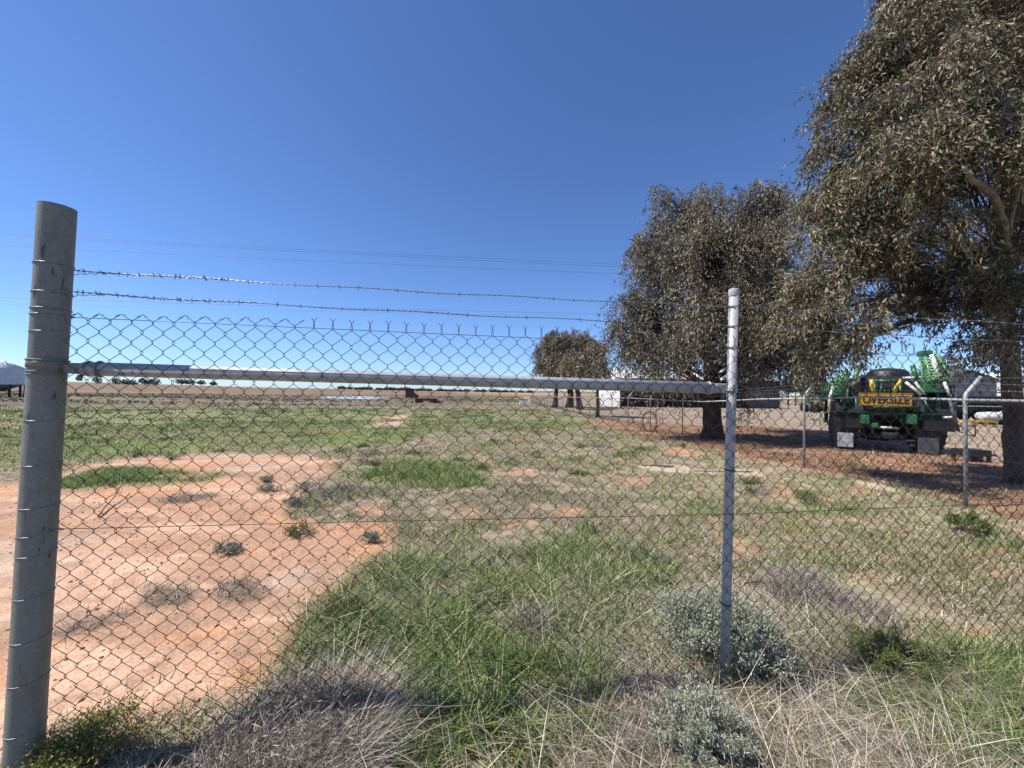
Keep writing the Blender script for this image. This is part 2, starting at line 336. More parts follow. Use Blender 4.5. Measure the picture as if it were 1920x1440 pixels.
def ground_col(x, y):
    r = np.hypot(x, y); z = zones(x, y)
    n1 = fbm(x*.8, y*.8, 1, 4); n2 = fbm(x*3.1, y*3.1, 2, 4); n3 = fbm(x*.25, y*.25, 3, 3); n4 = fbm(x*11, y*11, 4, 3)
    c = np.tile(np.array([.27, .215, .14]), (len(x), 1))                   # dry verge
    c = mixc(c, (.19, .20, .085), sstep(.45, .62, n1) * .6)
    c = mixc(c, (.19, .165, .125), sstep(.5, .65, n2) * .6)
    n5 = fbm(x*6, y*6, 90, 5); c = mixc(c, (.40, .33, .23), sstep(.56, .66, n5) * .6); c = mixc(c, (.11, .09, .055), (1-sstep(.36, .46, n5)) * .6)
    rn = (1 - sstep(2.6, 4.2, r)) * sstep(0, .6, x); c = mixc(c, (.15, .115, .075), rn * .6)  # near right soil painted darker, imitating shade beneath the straw
    c = mixc(c, (.43, .235, .13), sstep(.62, .72, n2*.6 + n1*.4 + .06*(r < 6)) * .8)
    c = mixc(c, (.10, .085, .055), sstep(.58, .7, n4) * .4)
    c = mixc(c, (.23, .225, .10), z['field'] * (.55 + .45*sstep(.35, .6, n3)))
    c = mixc(c, (.20, .19, .10), z['field'] * sstep(.5, .7, n1) * .6)
    c = mixc(c, (.17, .22, .06), np.maximum(z['bright'], z['bright2']) * .8)
    c = mixc(c, (.50, .36, .25), z['bare'] * .95)
    # far country: brown fallow, then tan paddocks
    far = sstep(42, 60, r + (n3-.5)*16) * (1 - z['yard'])
    az = x / np.maximum(y, 1)
    c = mixc(c, (.175, .130, .078), far)
    c = mixc(c, (.15, .155, .065), far * sstep(.52, .6, fbm(x*.03, y*.12, 8, 3)) * (1 - sstep(80, 120, r)))
    c = mixc(c, (.20, .17, .12), far * sstep(.5, .62, fbm(x*.05, y*.2, 6, 3)))
    c = mixc(c, (.225, .150, .095), sstep(130, 200, r) * (1 - z['yard']))
    c = mixc(c, (.12, .088, .052), far * sstep(.5, .6, fbm(x*.035+3, y*.3, 77, 4)) * .75)
    c = mixc(c, (.33, .27, .18), far * sstep(.58, .66, fbm(x*.04+9, y*.35, 78, 4)) * .6)
    c = mixc(c, (.40, .29, .15), sstep(260, 320, r) * sstep(-.25, .05, az) * (1 - sstep(600, 700, r)) * .85)
    c = mixc(c, (.24, .16, .11), sstep(600, 800, r))
    c = mixc(c, (.40, .31, .22), z['yard'])
    c = mixc(c, (.25, .20, .15), z['yard'] * sstep(.5, .65, n1) * .7)
    c = mixc(c, (.42, .225, .13), z['red'] * (.75 + .25*sstep(.4, .6, n2)))
    c = mixc(c, (.17, .10, .07), z['red'] * sstep(.52, .62, fbm(x*1.2, y*5, 12, 4)) * .55)
    d = np.tile(np.array([.53, .285, .158]), (len(x), 1))
    d = mixc(d, (.42, .255, .165), sstep(.45, .60, n1) * .85); d = mixc(d, (.64, .41, .275), sstep(.5, .7, fbm(x*.9+4, y*2.2, 15, 4)) * .8)
    d = mixc(d, (.36, .21, .135), sstep(.58, .7, n2) * .5); d = mixc(d, (.40, .25, .165), sstep(.50, .62, fbm(x*.35 + y*.25, y*1.5 - x*.75, 95, 4)) * .75); d = mixc(d, (.66, .55, .45), sstep(.60, .70, fbm(x*.6 + 5, y*1.3 - x*.4, 96, 4)) * .22)
    c = c * (1 - z['dirt'][:, None]) + d * z['dirt'][:, None]
    c = mixc(c, (.47, .26, .15), z['spots'] * (.35 + .5*sstep(.4, .6, n2))); c = mixc(c, (.55, .45, .33), z['pale'] * .7)
    c = mixc(c, (.20, .145, .10), z['dead'] * .8)
    for q in ('patch_left', 'patch_mid', 'lush', 'lush_right', 'streak'): c = mixc(c, (.095, .085, .045) if q in ('lush', 'lush_right') else (.15, .16, .065), z[q] * .75)  # lush soil darkened to stand for the shade between blades
    return c

# ground sheet: rings widening with distance
rad = np.concatenate([[0.02, .3, .6], np.exp(np.linspace(math.log(.85), math.log(5200), 760))])
ang = np.concatenate([np.linspace(-74, 74, 760), np.linspace(80, 280, 41)]) * math.pi / 180
AA, RR = np.meshgrid(ang, rad); gx = (RR * np.sin(AA)).ravel(); gy = (RR * np.cos(AA)).ravel(); gzv = gz(gx, gy)
nr, na = len(rad), len(ang)
I, J = np.meshgrid(np.arange(nr-1), np.arange(na), indexing='ij'); J2 = (J + 1) % na
quads = np.stack([I*na + J, I*na + J2, (I+1)*na + J2, (I+1)*na + J], -1).reshape(-1, 4)[:, ::-1]
gc = ground_col(gx, gy)
m, nt, b = newmat('ground_soil')
at = nt.nodes.new('ShaderNodeAttribute'); at.attribute_name = 'soil'
nf = noise(nt, 9, 8, .75); nf2 = noise(nt, 60, 6, .8)
def mul(nt, colr, fac, lo, hi, p0, p1, w=None):
    r = ramp(nt, fac, [(p0, (lo,)*3), (p1, (hi,)*3)]); mm = nt.nodes.new('ShaderNodeMix'); mm.data_type = 'RGBA'; mm.blend_type = 'MULTIPLY'; mm.inputs[0].default_value = 1
    if w is not None: nt.links.new(w, mm.inputs[0])
    nt.links.new(colr, mm.inputs[6]); nt.links.new(r, mm.inputs[7]); return mm.outputs[2]
gr = nt.nodes.new('ShaderNodeAttribute'); gr.attribute_name = 'grit'; c_ = mul(nt, at.outputs['Vector'], nf, .72, 1.28, .35, .65, gr.outputs['Fac']); c_ = mul(nt, c_, nf2, .5, 1.48, .38, .62, gr.outputs['Fac']); c_ = mul(nt, c_, noise(nt, 1.7, 6, .7), .85, 1.15, .3, .7)
nt.links.new(c_, b.inputs['Base Color']); b.inputs['Roughness'].default_value = .95; b.inputs['Specular IOR Level'].default_value = .15
bump(nt, b, nf2, .55, .008)
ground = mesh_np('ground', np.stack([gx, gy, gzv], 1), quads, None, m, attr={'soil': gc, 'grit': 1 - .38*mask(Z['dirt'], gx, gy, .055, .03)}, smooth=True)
tag(ground, kind='structure')

# shallow water and a pale pan far off
mw, nt, b = newmat('pond_water'); b.inputs['Base Color'].default_value = (.60, .64, .68, 1); b.inputs['Roughness'].default_value = .25
pw = W([(596,744),(640,743),(700,744),(735,746),(700,749),(640,748),(610,747)])
mb = MB(); mb.poly([(p[0], p[1], float(gz(p[0], p[1])) + .06) for p in pw]); tag(mb.build('water', mw), kind='structure')

# ------------------------------------------------------------------ blades and leaves
def sector(n, r0_, r1_, a0=-66, a1=66, bias=1.0):
    a = np.radians(RNG.uniform(a0, a1, n)); r = r0_ + (r1_ - r0_) * RNG.random(n) ** bias
    r = np.sqrt(RNG.uniform(r0_**2, r1_**2, n)) if bias == 1.0 else r
    return r*np.sin(a), r*np.cos(a)
def blades(x, y, h, w, lean=.5, curl=.5, wind=(0, 0)):
    n = len(x); z = gz(x, y) - .006
    a = RNG.uniform(0, 2*np.pi, n); f = RNG.uniform(0, 2*np.pi, n)
    L = lean * RNG.random(n) ** .7
    dx = np.cos(a)*L + wind[0]; dy = np.sin(a)*L + wind[1]
    sx = np.cos(f)*w/2; sy = np.sin(f)*w/2
    k = curl * RNG.random(n)
    def pt(t): 
        q = t + k*t*t; return x + dx*h*q*.8, y + dy*h*q*.8, z + h*t*(1 - .45*k*t*np.minimum(1, L+.3))
    V = np.zeros((n, 7, 3)); 
    for i, (t, ww) in enumerate(((0, 1), (.38, .9), (.72, .6))):
        px_, py_, pz_ = pt(t); V[:, 2*i] = np.stack([px_-sx*ww, py_-sy*ww, pz_], 1); V[:, 2*i+1] = np.stack([px_+sx*ww, py_+sy*ww, pz_], 1)
    px_, py_, pz_ = pt(1.0); V[:, 6] = np.stack([px_, py_, pz_], 1)
    B = np.arange(n)[:, None]*7
    q = np.concatenate([B + [0, 1, 3, 2], B + [2, 3, 5, 4]]); t = B + [4, 5, 6]
    return V.reshape(-1, 3), q, t
def blade_obj(name, parts, mat, kind='stuff', label=None, cat=None):
    V = []; Q = []; T = []; A = []; off = 0
    for (v, q, t, a) in parts:
        V.append(v); Q.append(q+off); T.append(t+off); A.append(np.repeat(a, 7)); off += len(v)
    o = mesh_np(name, np.concatenate(V), np.concatenate(Q), np.concatenate(T), mat, attr={'v': np.concatenate(A)})
    return tag(o, label, cat, kind=kind)
def leaves(p, d, L, Wd, droop_fold=.25):
    n = len(p); d = d / np.linalg.norm(d, axis=1)[:, None]
    r = RNG.normal(size=(n, 3)); s = np.cross(d, r); s /= np.linalg.norm(s, axis=1)[:, None] + 1e-9; u = np.cross(s, d)
    V = np.zeros((n, 4, 3)); L = L[:, None]; Wd = Wd[:, None]
    V[:, 0] = p; V[:, 1] = p + d*L*.42 + s*Wd/2 + u*Wd*droop_fold; V[:, 2] = p + d*L - u*L*.08; V[:, 3] = p + d*L*.42 - s*Wd/2 + u*Wd*droop_fold
    B = np.arange(n)[:, None]*4
    return V.reshape(-1, 3), np.concatenate([B + [0, 1, 2], B + [0, 2, 3]])

# ---- grass, sampled by zone
gparts = []; dparts = []; kparts = []
def take(x, y, dens): k = RNG.random(len(x)) < dens; return x[k], y[k]
def vv(n, lo=0, hi=1): return RNG.uniform(lo, hi, n)
# lush tall grass near
x, y = sector(190000, 1.05, 5.2); z = zones(x, y)
n_ = fbm(x*2.2, y*2.2, 40, 3)
dens = np.clip(.8 * (z['lush'] * sstep(.41, .56, n_*.6 + fbm(x*7, y*7, 42, 2)*.4) + z['lush_right'] * sstep(.32, .56, n_*.55 + fbm(x*7, y*7, 43, 2)*.45) + z['streak'] * .4) * .85, 0, 1)
x1, y1 = take(x, y, dens); hh = (.05 + .14*fbm(x1*2.3, y1*2.3, 41, 3) + RNG.random(len(x1))*.09)
v = np.clip(vv(len(x1), .0, .95) * (.45 + 1.0*fbm(x1*2.2, y1*2.2, 45, 3)), 0, .92); v[RNG.random(len(x1)) < .08] = 1
gparts.append((*blades(x1, y1, hh, RNG.uniform(.003, .0068, len(x1)), 1.7, 1.1), v))
x1, y1 = take(x, y, np.clip(z['lush'] + z['lush_right'], 0, 1) * sstep(.45, .62, fbm(x*3.3, y*3.3, 47, 3)) * .4)
kparts.append((*blades(x1, y1, RNG.uniform(.04, .16, len(x1)), RNG.uniform(.002, .0035, len(x1)), 1.9, .9), vv(len(x1), .1, .95)))
# long broad blades along the fence foot
x, y = sector(30000, 1.3, 2.35, -14, 14); k = take(x, y, zones(x, y)['lush'] * .2 * sstep(.35, .55, fbm(x*4, y*4, 46, 2)))
gparts.append((*blades(*k, RNG.uniform(.12, .25, len(k[0])), RNG.uniform(.004, .007, len(k[0])), .9, 1.3), vv(len(k[0]), .15, .75)))
# verge, near
def notbare(z): return (1 - z['dirt']) * (1 - .9*z['spots']) * (1 - .85*z['pale']) * (1 - .85*z['red'])
x, y = sector(300000, 1.1, 6.8); z = zones(x, y); g = fbm(x*.8, y*.8, 1, 4); q = fbm(x*3, y*3, 50, 3)
x1, y1 = take(x, y, notbare(z) * sstep(.46, .62, g*.3 + q*.7) * .42)
gparts.append((*blades(x1, y1, RNG.uniform(.03, .10, len(x1)), RNG.uniform(.004, .0075, len(x1)), 1.3, .9), vv(len(x1), 0, 1)))
x1, y1 = take(x, y, notbare(z) * (1 - .6*z['lush']) * sstep(.38, .56, fbm(x*2.3+7, y*2.3, 51, 3)) * .75)
dparts.append((*blades(x1, y1, RNG.uniform(.02, .09, len(x1)), RNG.uniform(.003, .0065, len(x1)), 2.3, .6), vv(len(x1), 0, 1)))
# verge, middle distance
x, y = sector(330000, 6.5, 22); z = zones(x, y); g = fbm(x*.8, y*.8, 1, 4); q = fbm(x*2, y*2, 50, 3)
nb = notbare(z) * (1 - z['yard'])
x1, y1 = take(x, y, nb * np.clip(sstep(.44, .60, g*.35 + q*.65)*.42 + z['field']*.28, 0, 1) * (1 - z['bare']))
r1 = np.hypot(x1, y1)
gparts.append((*blades(x1, y1, RNG.uniform(.03, .09, len(x1)), RNG.uniform(.006, .011, len(x1))*(.7 + r1*.06), 1.2, .8), np.clip(vv(len(x1), .0, 1.0)**.8 + .5*(fbm(x1*4, y1*4, 98, 2)-.5), 0, 1)))
x1, y1 = take(x, y, nb * sstep(.42, .6, fbm(x*2.6+7, y*2.6, 51, 4)) * .5 * (1 - .6*z['field']))
r1 = np.hypot(x1, y1)
dparts.append((*blades(x1, y1, RNG.uniform(.02, .07, len(x1)), RNG.uniform(.006, .011, len(x1))*(.7 + r1*.06), 2.2, .6), vv(len(x1), 0, 1)))
# the two bright patches
for zn, hx_, cnt in (('patch_left', .15, 17000), ('patch_mid', .17, 26000)):
    lo = Z[zn].min(0); hi = Z[zn].max(0); x = RNG.uniform(lo[0], hi[0], cnt); y = RNG.uniform(lo[1], hi[1], cnt)
    s_ = sdist(Z[zn], x, y) + edge(x, y, .02)
    x1, y1 = take(x, y, sstep(-.25, .35, s_ + (fbm(x*1.7, y*1.7, 64, 3)-.5)*1.0) * sstep(.25, .6, fbm(x*3, y*3, 61, 3))); s1 = sdist(Z[zn], x1, y1)
    gparts.append((*blades(x1, y1, hx_*(.45 + .75*RNG.random(len(x1)))*(.6 + .4*sstep(0, .4, s1)), RNG.uniform(.006, .011, len(x1)), 1.1, .9), vv(len(x1), .3, .95)))
# field further out
x, y = sector(120000, 18, 58, -66, 12); z = zones(x, y); x1, y1 = take(x, y, z['field'] * (.08 + .85*sstep(.4, .62, fbm(x*.3, y*.3, 62, 3)*.5 + fbm(x*1.1, y*1.1, 63, 3)*.5)) * (1-z['bare']))
r1 = np.hypot(x1, y1)
gparts.append((*blades(x1, y1, RNG.uniform(.04, .11, len(x1)), .0012*r1 + .006, 1.3, .8), np.clip(vv(len(x1), .25, 1.1) - .35*sstep(.55, .68, fbm(x1*1.5, y1*1.5, 97, 3)), 0, 1)))
# tussocks dotted about the verge and the fallow
cx, cy = sector(750, 4, 40); zz = zones(cx, cy); cx, cy = take(cx, cy, np.clip(notbare(zz) * (1-zz['yard']), .03, 1))
for a_, b_ in zip(cx, cy):
    r = math.hypot(a_, b_); n = int(160 if r < 12 else 60); s_ = random.uniform(.06, .2) * (1 + r*.02)
    xx = a_ + RNG.normal(size=n)*s_; yy = b_ + RNG.normal(size=n)*s_
    (gparts if random.random() < .6 else kparts).append((*blades(xx, yy, RNG.uniform(.05, .16, n), .005 + .0006*r + np.zeros(n), 1.2, .7), vv(n, .0, .6)))
# dry straw, lower right, strands leaning
x, y = sector(120000, 1.1, 3.6, 8, 66); z = zones(x, y); q = fbm(x*2.6, y*2.6, 70, 3)
x1, y1 = take(x, y, (1 - z['spots']) * (1-.7*z['pale']) * (1 - .75*z['lush_right']) * (1-.8*z['lush']) * sstep(.42, .60, q) * (1 - .75*sstep(2.6, 3.6, y)) * .26)
dparts.append((*blades(x1, y1, RNG.uniform(.06, .24, len(x1)), RNG.uniform(.0022, .0042, len(x1)), 1.9, .9, (-.5, .15)), vv(len(x1), 0, 1) ** 1.4))
x1, y1 = take(x, y, (1-.8*z['lush_right']) * sstep(.45, .62, fbm(x*2.1+3, y*2.1, 71, 3)) * .22)
gq = take(x, y, z['lush'] * 0 + sstep(.50, .66, fbm(x*1.9+8, y*1.9, 72, 3)) * .26 * (1-z['spots'])); gparts.append((*blades(*gq, RNG.uniform(.05, .17, len(gq[0])), RNG.uniform(.0026, .005, len(gq[0])), 1.4, 1), vv(len(gq[0]), .1, .9)))
kparts.append((*blades(x1, y1, RNG.uniform(.06, .20, len(x1)), RNG.uniform(.0018, .003, len(x1)), 2.0, .9), vv(len(x1), .1, 1)))
# long pale dead stems arching over the near ground
x, y = sector(9000, 1.15, 3.4, -26, 66); q = fbm(x*2.2, y*2.2, 110, 3); z = zones(x, y); x1, y1 = take(x, y, sstep(.42, .6, q) * (1-z['dirt']) * (.25 + .75*sstep(-.1, .5, x)) * (1 - .7*z['lush']) * .42)
kparts.append((*blades(x1, y1, RNG.uniform(.14, .38, len(x1)), RNG.uniform(.0024, .0042, len(x1)), 1.5, 1.2, (-.35, .1)), vv(len(x1), .6, 1)))
# thatch in the dead patches and leaf litter along the boundary fence
x, y = sector(130000, 1.3, 11, -62, 4); sdx = sdist(Z['dirt'], x, y); x1, y1 = take(x, y, np.exp(-((sdx - .05)/(.10 + .035*np.hypot(x, y)))**2) * sstep(.42, .60, fbm(x*3.1, y*3.1, 120, 3)) * .55)
n3_ = len(x1)//3; dparts.append((*blades(x1[n3_:], y1[n3_:], RNG.uniform(.015, .07, len(x1)-n3_), RNG.uniform(.003, .007, len(x1)-n3_), 2.2, .6), vv(len(x1)-n3_, 0, .7)))
gparts.append((*blades(x1[:n3_], y1[:n3_], RNG.uniform(.02, .09, n3_), RNG.uniform(.003, .007, n3_), 1.5, .8), vv(n3_, 0, .8)))
x, y = sector(60000, 2.2, 9, -60, 0); z = zones(x, y); x1, y1 = take(x, y, z['dead'] * .9)
kparts.append((*blades(x1, y1, RNG.uniform(.03, .12, len(x1)), RNG.uniform(.003, .006, len(x1)), 2.6, .6), vv(len(x1), 0, .7)))
cx, cy = sector(15000, 42, 170, -66, 22); cx, cy = take(cx, cy, sstep(.46, .6, fbm(cx*.05, cy*.3, 77, 3)) * .55 * (1 - zones(cx, cy)['yard'])); r1 = np.hypot(cx, cy)
for q_, lst in ((0, kparts), (1, gparts), (2, kparts)):
    xx = np.repeat(cx[q_::3], 7) ; yy = np.repeat(cy[q_::3], 7); rr1 = np.repeat(r1[q_::3], 7); xx = xx + RNG.normal(size=len(xx))*.22; yy = yy + RNG.normal(size=len(xx))*.22
    lst.append((*blades(xx, yy, RNG.uniform(.08, .34, len(xx)), .03 + .0012*rr1, 1.4, .8), vv(len(xx), 0, .5)))
# pale dry bits lying on the verge
x, y = sector(150000, 1.6, 14); z = zones(x, y); x1, y1 = take(x, y, notbare(z) * (1 - z['yard']) * (1 - .8*z['lush']) * sstep(.42, .6, fbm(x*2.7, y*2.7, 93, 3)) * .45); r1 = np.hypot(x1, y1)
dparts.append((*blades(x1, y1, RNG.uniform(.012, .035, len(x1)) * (1 + r1*.06), RNG.uniform(.004, .010, len(x1)), 4.5, .1), vv(len(x1), .2, 1) ** .6))
blade_obj('grass', gparts, M['grass'], label='green grass growing over the verge and field', cat='grass')
blade_obj('dry_grass', dparts, M['dry'], label='straw coloured dry grass over the verge', cat='grass')
blade_obj('dead_grass', kparts, M['grey'], label='grey dead grass and thatch in patches', cat='grass')
x, y = sector(120000, 5.5, 26, 5, 66); z = zones(x, y); x1, y1 = take(x, y, z['red'] * sstep(.46, .60, fbm(x*1.2, y*4, 12, 4)) * .55 * (1 - sstep(14, 24, y)*.7))
L_ = blades(x1, y1, RNG.uniform(.03, .14, len(x1)), RNG.uniform(.008, .022, len(x1)), 4.5, .2)
blade_obj('leaf_litter', [(*L_, vv(len(x1)) ** 1.5)], M['litter'], label='bark strips and fallen leaves on red dirt under the gum trees', cat='leaf litter')
# stones and clods on the bare dirt
def stones(n, r0_, r1_, a0, a1, dens_fn, smin, smax):
    x, y = sector(n, r0_, r1_, a0, a1); x, y = take(x, y, dens_fn(zones(x, y))); n = len(x); z = gz(x, y)
    s_ = smin * (smax/smin) ** (RNG.random(n) ** 3)
    base = np.array([(1, 0, 0), (0, 1, 0), (-1, 0, 0), (0, -1, 0), (0, 0, .7), (0, 0, -.6), (.6, .6, .3), (-.5, .6, .35)])[:6]
    V = base[None] * s_[:, None, None] * RNG.uniform(.6, 1.3, (n, 6, 3)); a = RNG.uniform(0, 6.28, n); c, s = np.cos(a), np.sin(a)
    X = V[..., 0]*c[:, None] - V[..., 1]*s[:, None]; Y_ = V[..., 0]*s[:, None] + V[..., 1]*c[:, None]
    V = np.stack([X + x[:, None], Y_ + y[:, None], V[..., 2] + z[:, None] + s_[:, None]*.2], -1)
    B = np.arange(n)[:, None]*6
    T = np.concatenate([B + f for f in ([0,1,4],[1,2,4],[2,3,4],[3,0,4],[1,0,5],[2,1,5],[3,2,5],[0,3,5])])
    return V.reshape(-1, 3), T
V1, T1 = stones(30000, 1.3, 9, -66, 5, lambda z: z['dirt'] * .3, .003, .018)
V2, T2 = stones(40000, 8, 40, 15, 66, lambda z: np.maximum(z['yard']*.5, z['red']*.25), .008, .04)
tag(mesh_np('pebbles', np.concatenate([V1, V2]), None, np.concatenate([T1, T2+len(V1)]), M['stone']), 'small stones and clods on bare dirt', 'pebbles', kind='stuff')

# ------------------------------------------------------------------ trees
def gum(name, label, cat, group, trunk_pts, trunk_r, lobes, leaf_mat, bark_mat, clumps, per, leafL, leafW, hang=.7, limbs=True, twig=.008, gap=.42, seed=1, droop=1.0, extra=(), keep=None, low=.3):
    """lobes: list of (centre Vector, (rx, ry, rz)); leaves hang in sprays from twigs through the shell of every lobe"""
    rs = np.random.default_rng(seed); t = thing(name, label, cat, group); mb = MB()
    pts = [Vector(p) for p in trunk_pts]; n = len(pts)
    fine = []
    for i in range(n-1):
        for k in range(5): fine.append(pts[i].lerp(pts[i+1], k/5) + Vector((rs.normal()*.02, rs.normal()*.02, 0)) * trunk_r * 3)
    fine.append(pts[-1]); nf_ = len(fine)
    rr = [trunk_r * (1.35 if i == 0 else 1.12 if i == 1 else 1) * (1 - .62*i/nf_) for i in range(nf_)]
    mb.tube(fine, rr, 12)
    vol = np.array([(r[0]*r[1]*r[2]) ** (2/3) for c, r in lobes]); cnt = np.maximum(2, (clumps * vol / vol.sum()).astype(int))
    PL = []; PD = []; CV = []
    for (c, r), m_ in zip(lobes, cnt):
        c = Vector(c)
        # limb from the trunk to the lobe's heart
        hgt = c.z - .9 * (c.xy - pts[-1].xy).length * .6 - r[2]*.3
        bi = min(range(nf_), key=lambda i: abs(fine[i].z - hgt) + (0 if i > nf_*low else 50)); a = fine[bi]
        mid = a.lerp(c, .5) + Vector((rs.normal()*.15, rs.normal()*.15, -.1*r[2])); rl = rr[bi] * (.5 if limbs else .35) * min(1, max(.35, r[0]))
        path = []
        for k in range(9):
            q = k/8; path.append(a*(1-q)**2 + mid*2*q*(1-q) + c*q*q + Vector(rs.normal(size=3)*.04*(0 < k < 8)) * min(1, r[0]))
        mb.tube(path, [max(twig*1.6, rl*(1-.8*k/8)) for k in range(9)], 6)
        made = 0; tries = 0
        while made < m_ and tries < m_*8:
            tries += 1
            d = rs.normal(size=3); d /= np.linalg.norm(d); rad_ = rs.uniform(.35, 1.0) ** .5
            p = np.array(c) + d * np.array(r) * rad_
            if fbm(np.array([p[0]*1.1/r[0]*1.2 + seed]), np.array([p[2]*1.1/r[2]*1.2 + p[1]*.4]), seed, 2)[0] < gap: continue
            if p[2] < 0.3 or (keep and not keep(p)): continue
            made += 1
            st = path[int(rs.integers(3, 9))]; pv = Vector(p); m2 = st.lerp(pv, .55) + Vector((0, 0, .12*r[2]))
            mb.tube([st, m2, pv], [twig*1.3, twig, twig*.6], 3, cap=False)
            tone = rs.uniform(-.34, .30)
            # two or three drooping twigs per clump with leaves along them
            nt_ = 3; k_each = per // nt_
            for j in range(nt_):
                out = d * np.array([1, 1, .3]) * .45 + rs.normal(size=3)*.38; ln = hang * rs.uniform(.5, 1.2)
                s = np.sort(rs.random(k_each)); q = p[None] + out[None]*s[:, None]*ln*.75 + np.array([0, 0, -1])[None]*(s[:, None]**1.6)*ln*droop
                q = q + rs.normal(size=q.shape) * leafL * .35
                PL.append(q); dd = rs.normal(size=q.shape)*.55 + out[None]*.25 + np.array([0, 0, -.85*droop])[None]; PD.append(dd); CV.append(np.clip(.5 + tone + rs.normal(size=k_each)*.2, 0, 1))
                e = p + out*ln*.75 + np.array([0, 0, -1])*ln*droop; mm_ = p + out*ln*.4 + np.array([0, 0, -.33])*ln*droop
                if twig > 0 and j == 0: mb.tube([p, mm_, e], [twig*.5, twig*.4, twig*.25], 3, cap=False)
    if extra:
        for path, r_ in extra:
            me_ = MB(); path = [Vector(q) for q in path]; sm_ = []
            for i in range(len(path)-1):
                p0 = path[max(i-1, 0)]; p1 = path[i]; p2 = path[i+1]; p3 = path[min(i+2, len(path)-1)]
                for k in range(5):
                    u = k/5; sm_.append(.5*((2*p1) + (p2-p0)*u + (2*p0-5*p1+4*p2-p3)*u*u + (3*p1-p0-3*p2+p3)*u**3) + Vector(rs.normal(size=3)*r_*.12))
            path = sm_ + [path[-1]]
            me_.tube(path, [r_*(1-.55*k/(len(path)-1)) for k in range(len(path))], 9); me_.build('limb', M['pale_bark'], t)
    PL = np.concatenate(PL); PD = np.concatenate(PD); CV = np.concatenate(CV); N = len(PL)
    V, T = leaves(PL, PD, leafL*rs.uniform(.65, 1.2, N), leafW*rs.uniform(.7, 1.25, N))
    tr = mb.build('trunk', bark_mat, t); cr = mesh_np('crown', V, None, T, leaf_mat, t, {'v': np.repeat(CV, 4)})
    rebase(t, pts[0]); return t
def lobe(px, py, rx, ry, Y, rd=None):
    c = P(px, py, Y); a = rx*Y/F; b_ = ry*Y/F; return (c, (a, rd if rd else a, b_))
# near right gum
b1 = G(1906, 905); Y1 = b1.y
L1 = [lobe(1690,70,75,70,Y1-.3),lobe(1760,20,90,90,Y1+.6),lobe(1850,30,100,90,Y1-.6),lobe(1640,150,80,75,Y1),lobe(1740,150,95,90,Y1-1.1),lobe(1850,160,90,90,Y1+1.2),
 lobe(1590,230,62,70,Y1-.2),lobe(1550,330,72,65,Y1+.2),lobe(1660,270,90,75,Y1-1.2),lobe(1780,280,90,80,Y1-.6),lobe(1880,260,80,80,Y1-1.4),lobe(1540,390,52,48,Y1-.4),
 lobe(1630,390,75,55,Y1+.6),lobe(1730,400,80,55,Y1-1),lobe(1560,500,72,60,Y1-.3),lobe(1660,510,80,60,Y1+.9),lobe(1770,500,75,50,Y1+.2),lobe(1500,570,50,60,Y1+.1),
 lobe(1590,590,65,48,Y1-.7),lobe(1690,580,55,40,Y1+.3),lobe(1600,645,62,30,Y1-.2),lobe(1540,655,40,28,Y1+.5),lobe(1850,420,70,60,Y1+1),lobe(1900,520,50,45,Y1-.8),
 lobe(1815,575,50,26,Y1-.3),lobe(1850,620,50,26,Y1-.6),lobe(1870,660,35,20,Y1-.2),lobe(1895,585,20,42,Y1-1.0),lobe(1890,500,26,30,Y1-1.1),
 lobe(1960,120,110,110,Y1),lobe(2020,260,110,110,Y1-.4),lobe(2060,400,100,90,Y1+.6),lobe(1990,530,70,60,Y1),lobe(2040,640,60,60,Y1+.4),lobe(1900,-90,130,110,Y1),lobe(1770,-80,90,80,Y1+.3),lobe(2130,60,120,120,Y1+.5),lobe(2150,520,80,80,Y1)]
def clear_limbs(p):
    v = Vector(p) - Vector((0, 0, EYE)); k = v.dot(fwd); px = 960 + v.dot(R_)/k*F; py = 720 - v.dot(U_)/k*F
    if p[1] < Y1-.2 and ((px-1850)/62)**2 + ((py-335)/58)**2 < 1: return False      # the open heart of the crown where the pale limbs fork
    if (1630 < px < 1800 and 575 < py < 720) or (1555 < px < 1660 and py > 640): return False
    return True
gum('gum_tree', 'large gum tree at the right edge, pale limbs and drooping grey green leaves', 'tree', 'gum trees beside the yard',
    [b1, P(1902,800,Y1), P(1890,640,Y1-.05), P(1880,520,Y1), P(1878,430,Y1), P(1900,300,Y1+.1), P(1920,150,Y1)], .135, L1, M['leaf_near'], M['brown_bark'], 3700, 60, .088, .024, .60, False, .005, .43, 3, .85, low=.45,
    extra=[([P(1888,470,Y1-.1), P(1876,400,Y1-.9), P(1850,355,Y1-1.5), P(1822,338,Y1-1.7), P(1808,312,Y1-1.9)], .055), ([P(1862,370,Y1-1.3), P(1870,335,Y1-1.5), P(1882,300,Y1-1.6)], .034), ([P(1890,440,Y1-.3), P(1908,360,Y1-1.2), P(1925,330,Y1-1.5)], .04),
           ([P(1895,660,Y1), P(1862,622,Y1-.3), P(1830,604,Y1-.45), P(1790,590,Y1-.6), P(1760,588,Y1-.7)], .032),], keep=clear_limbs)
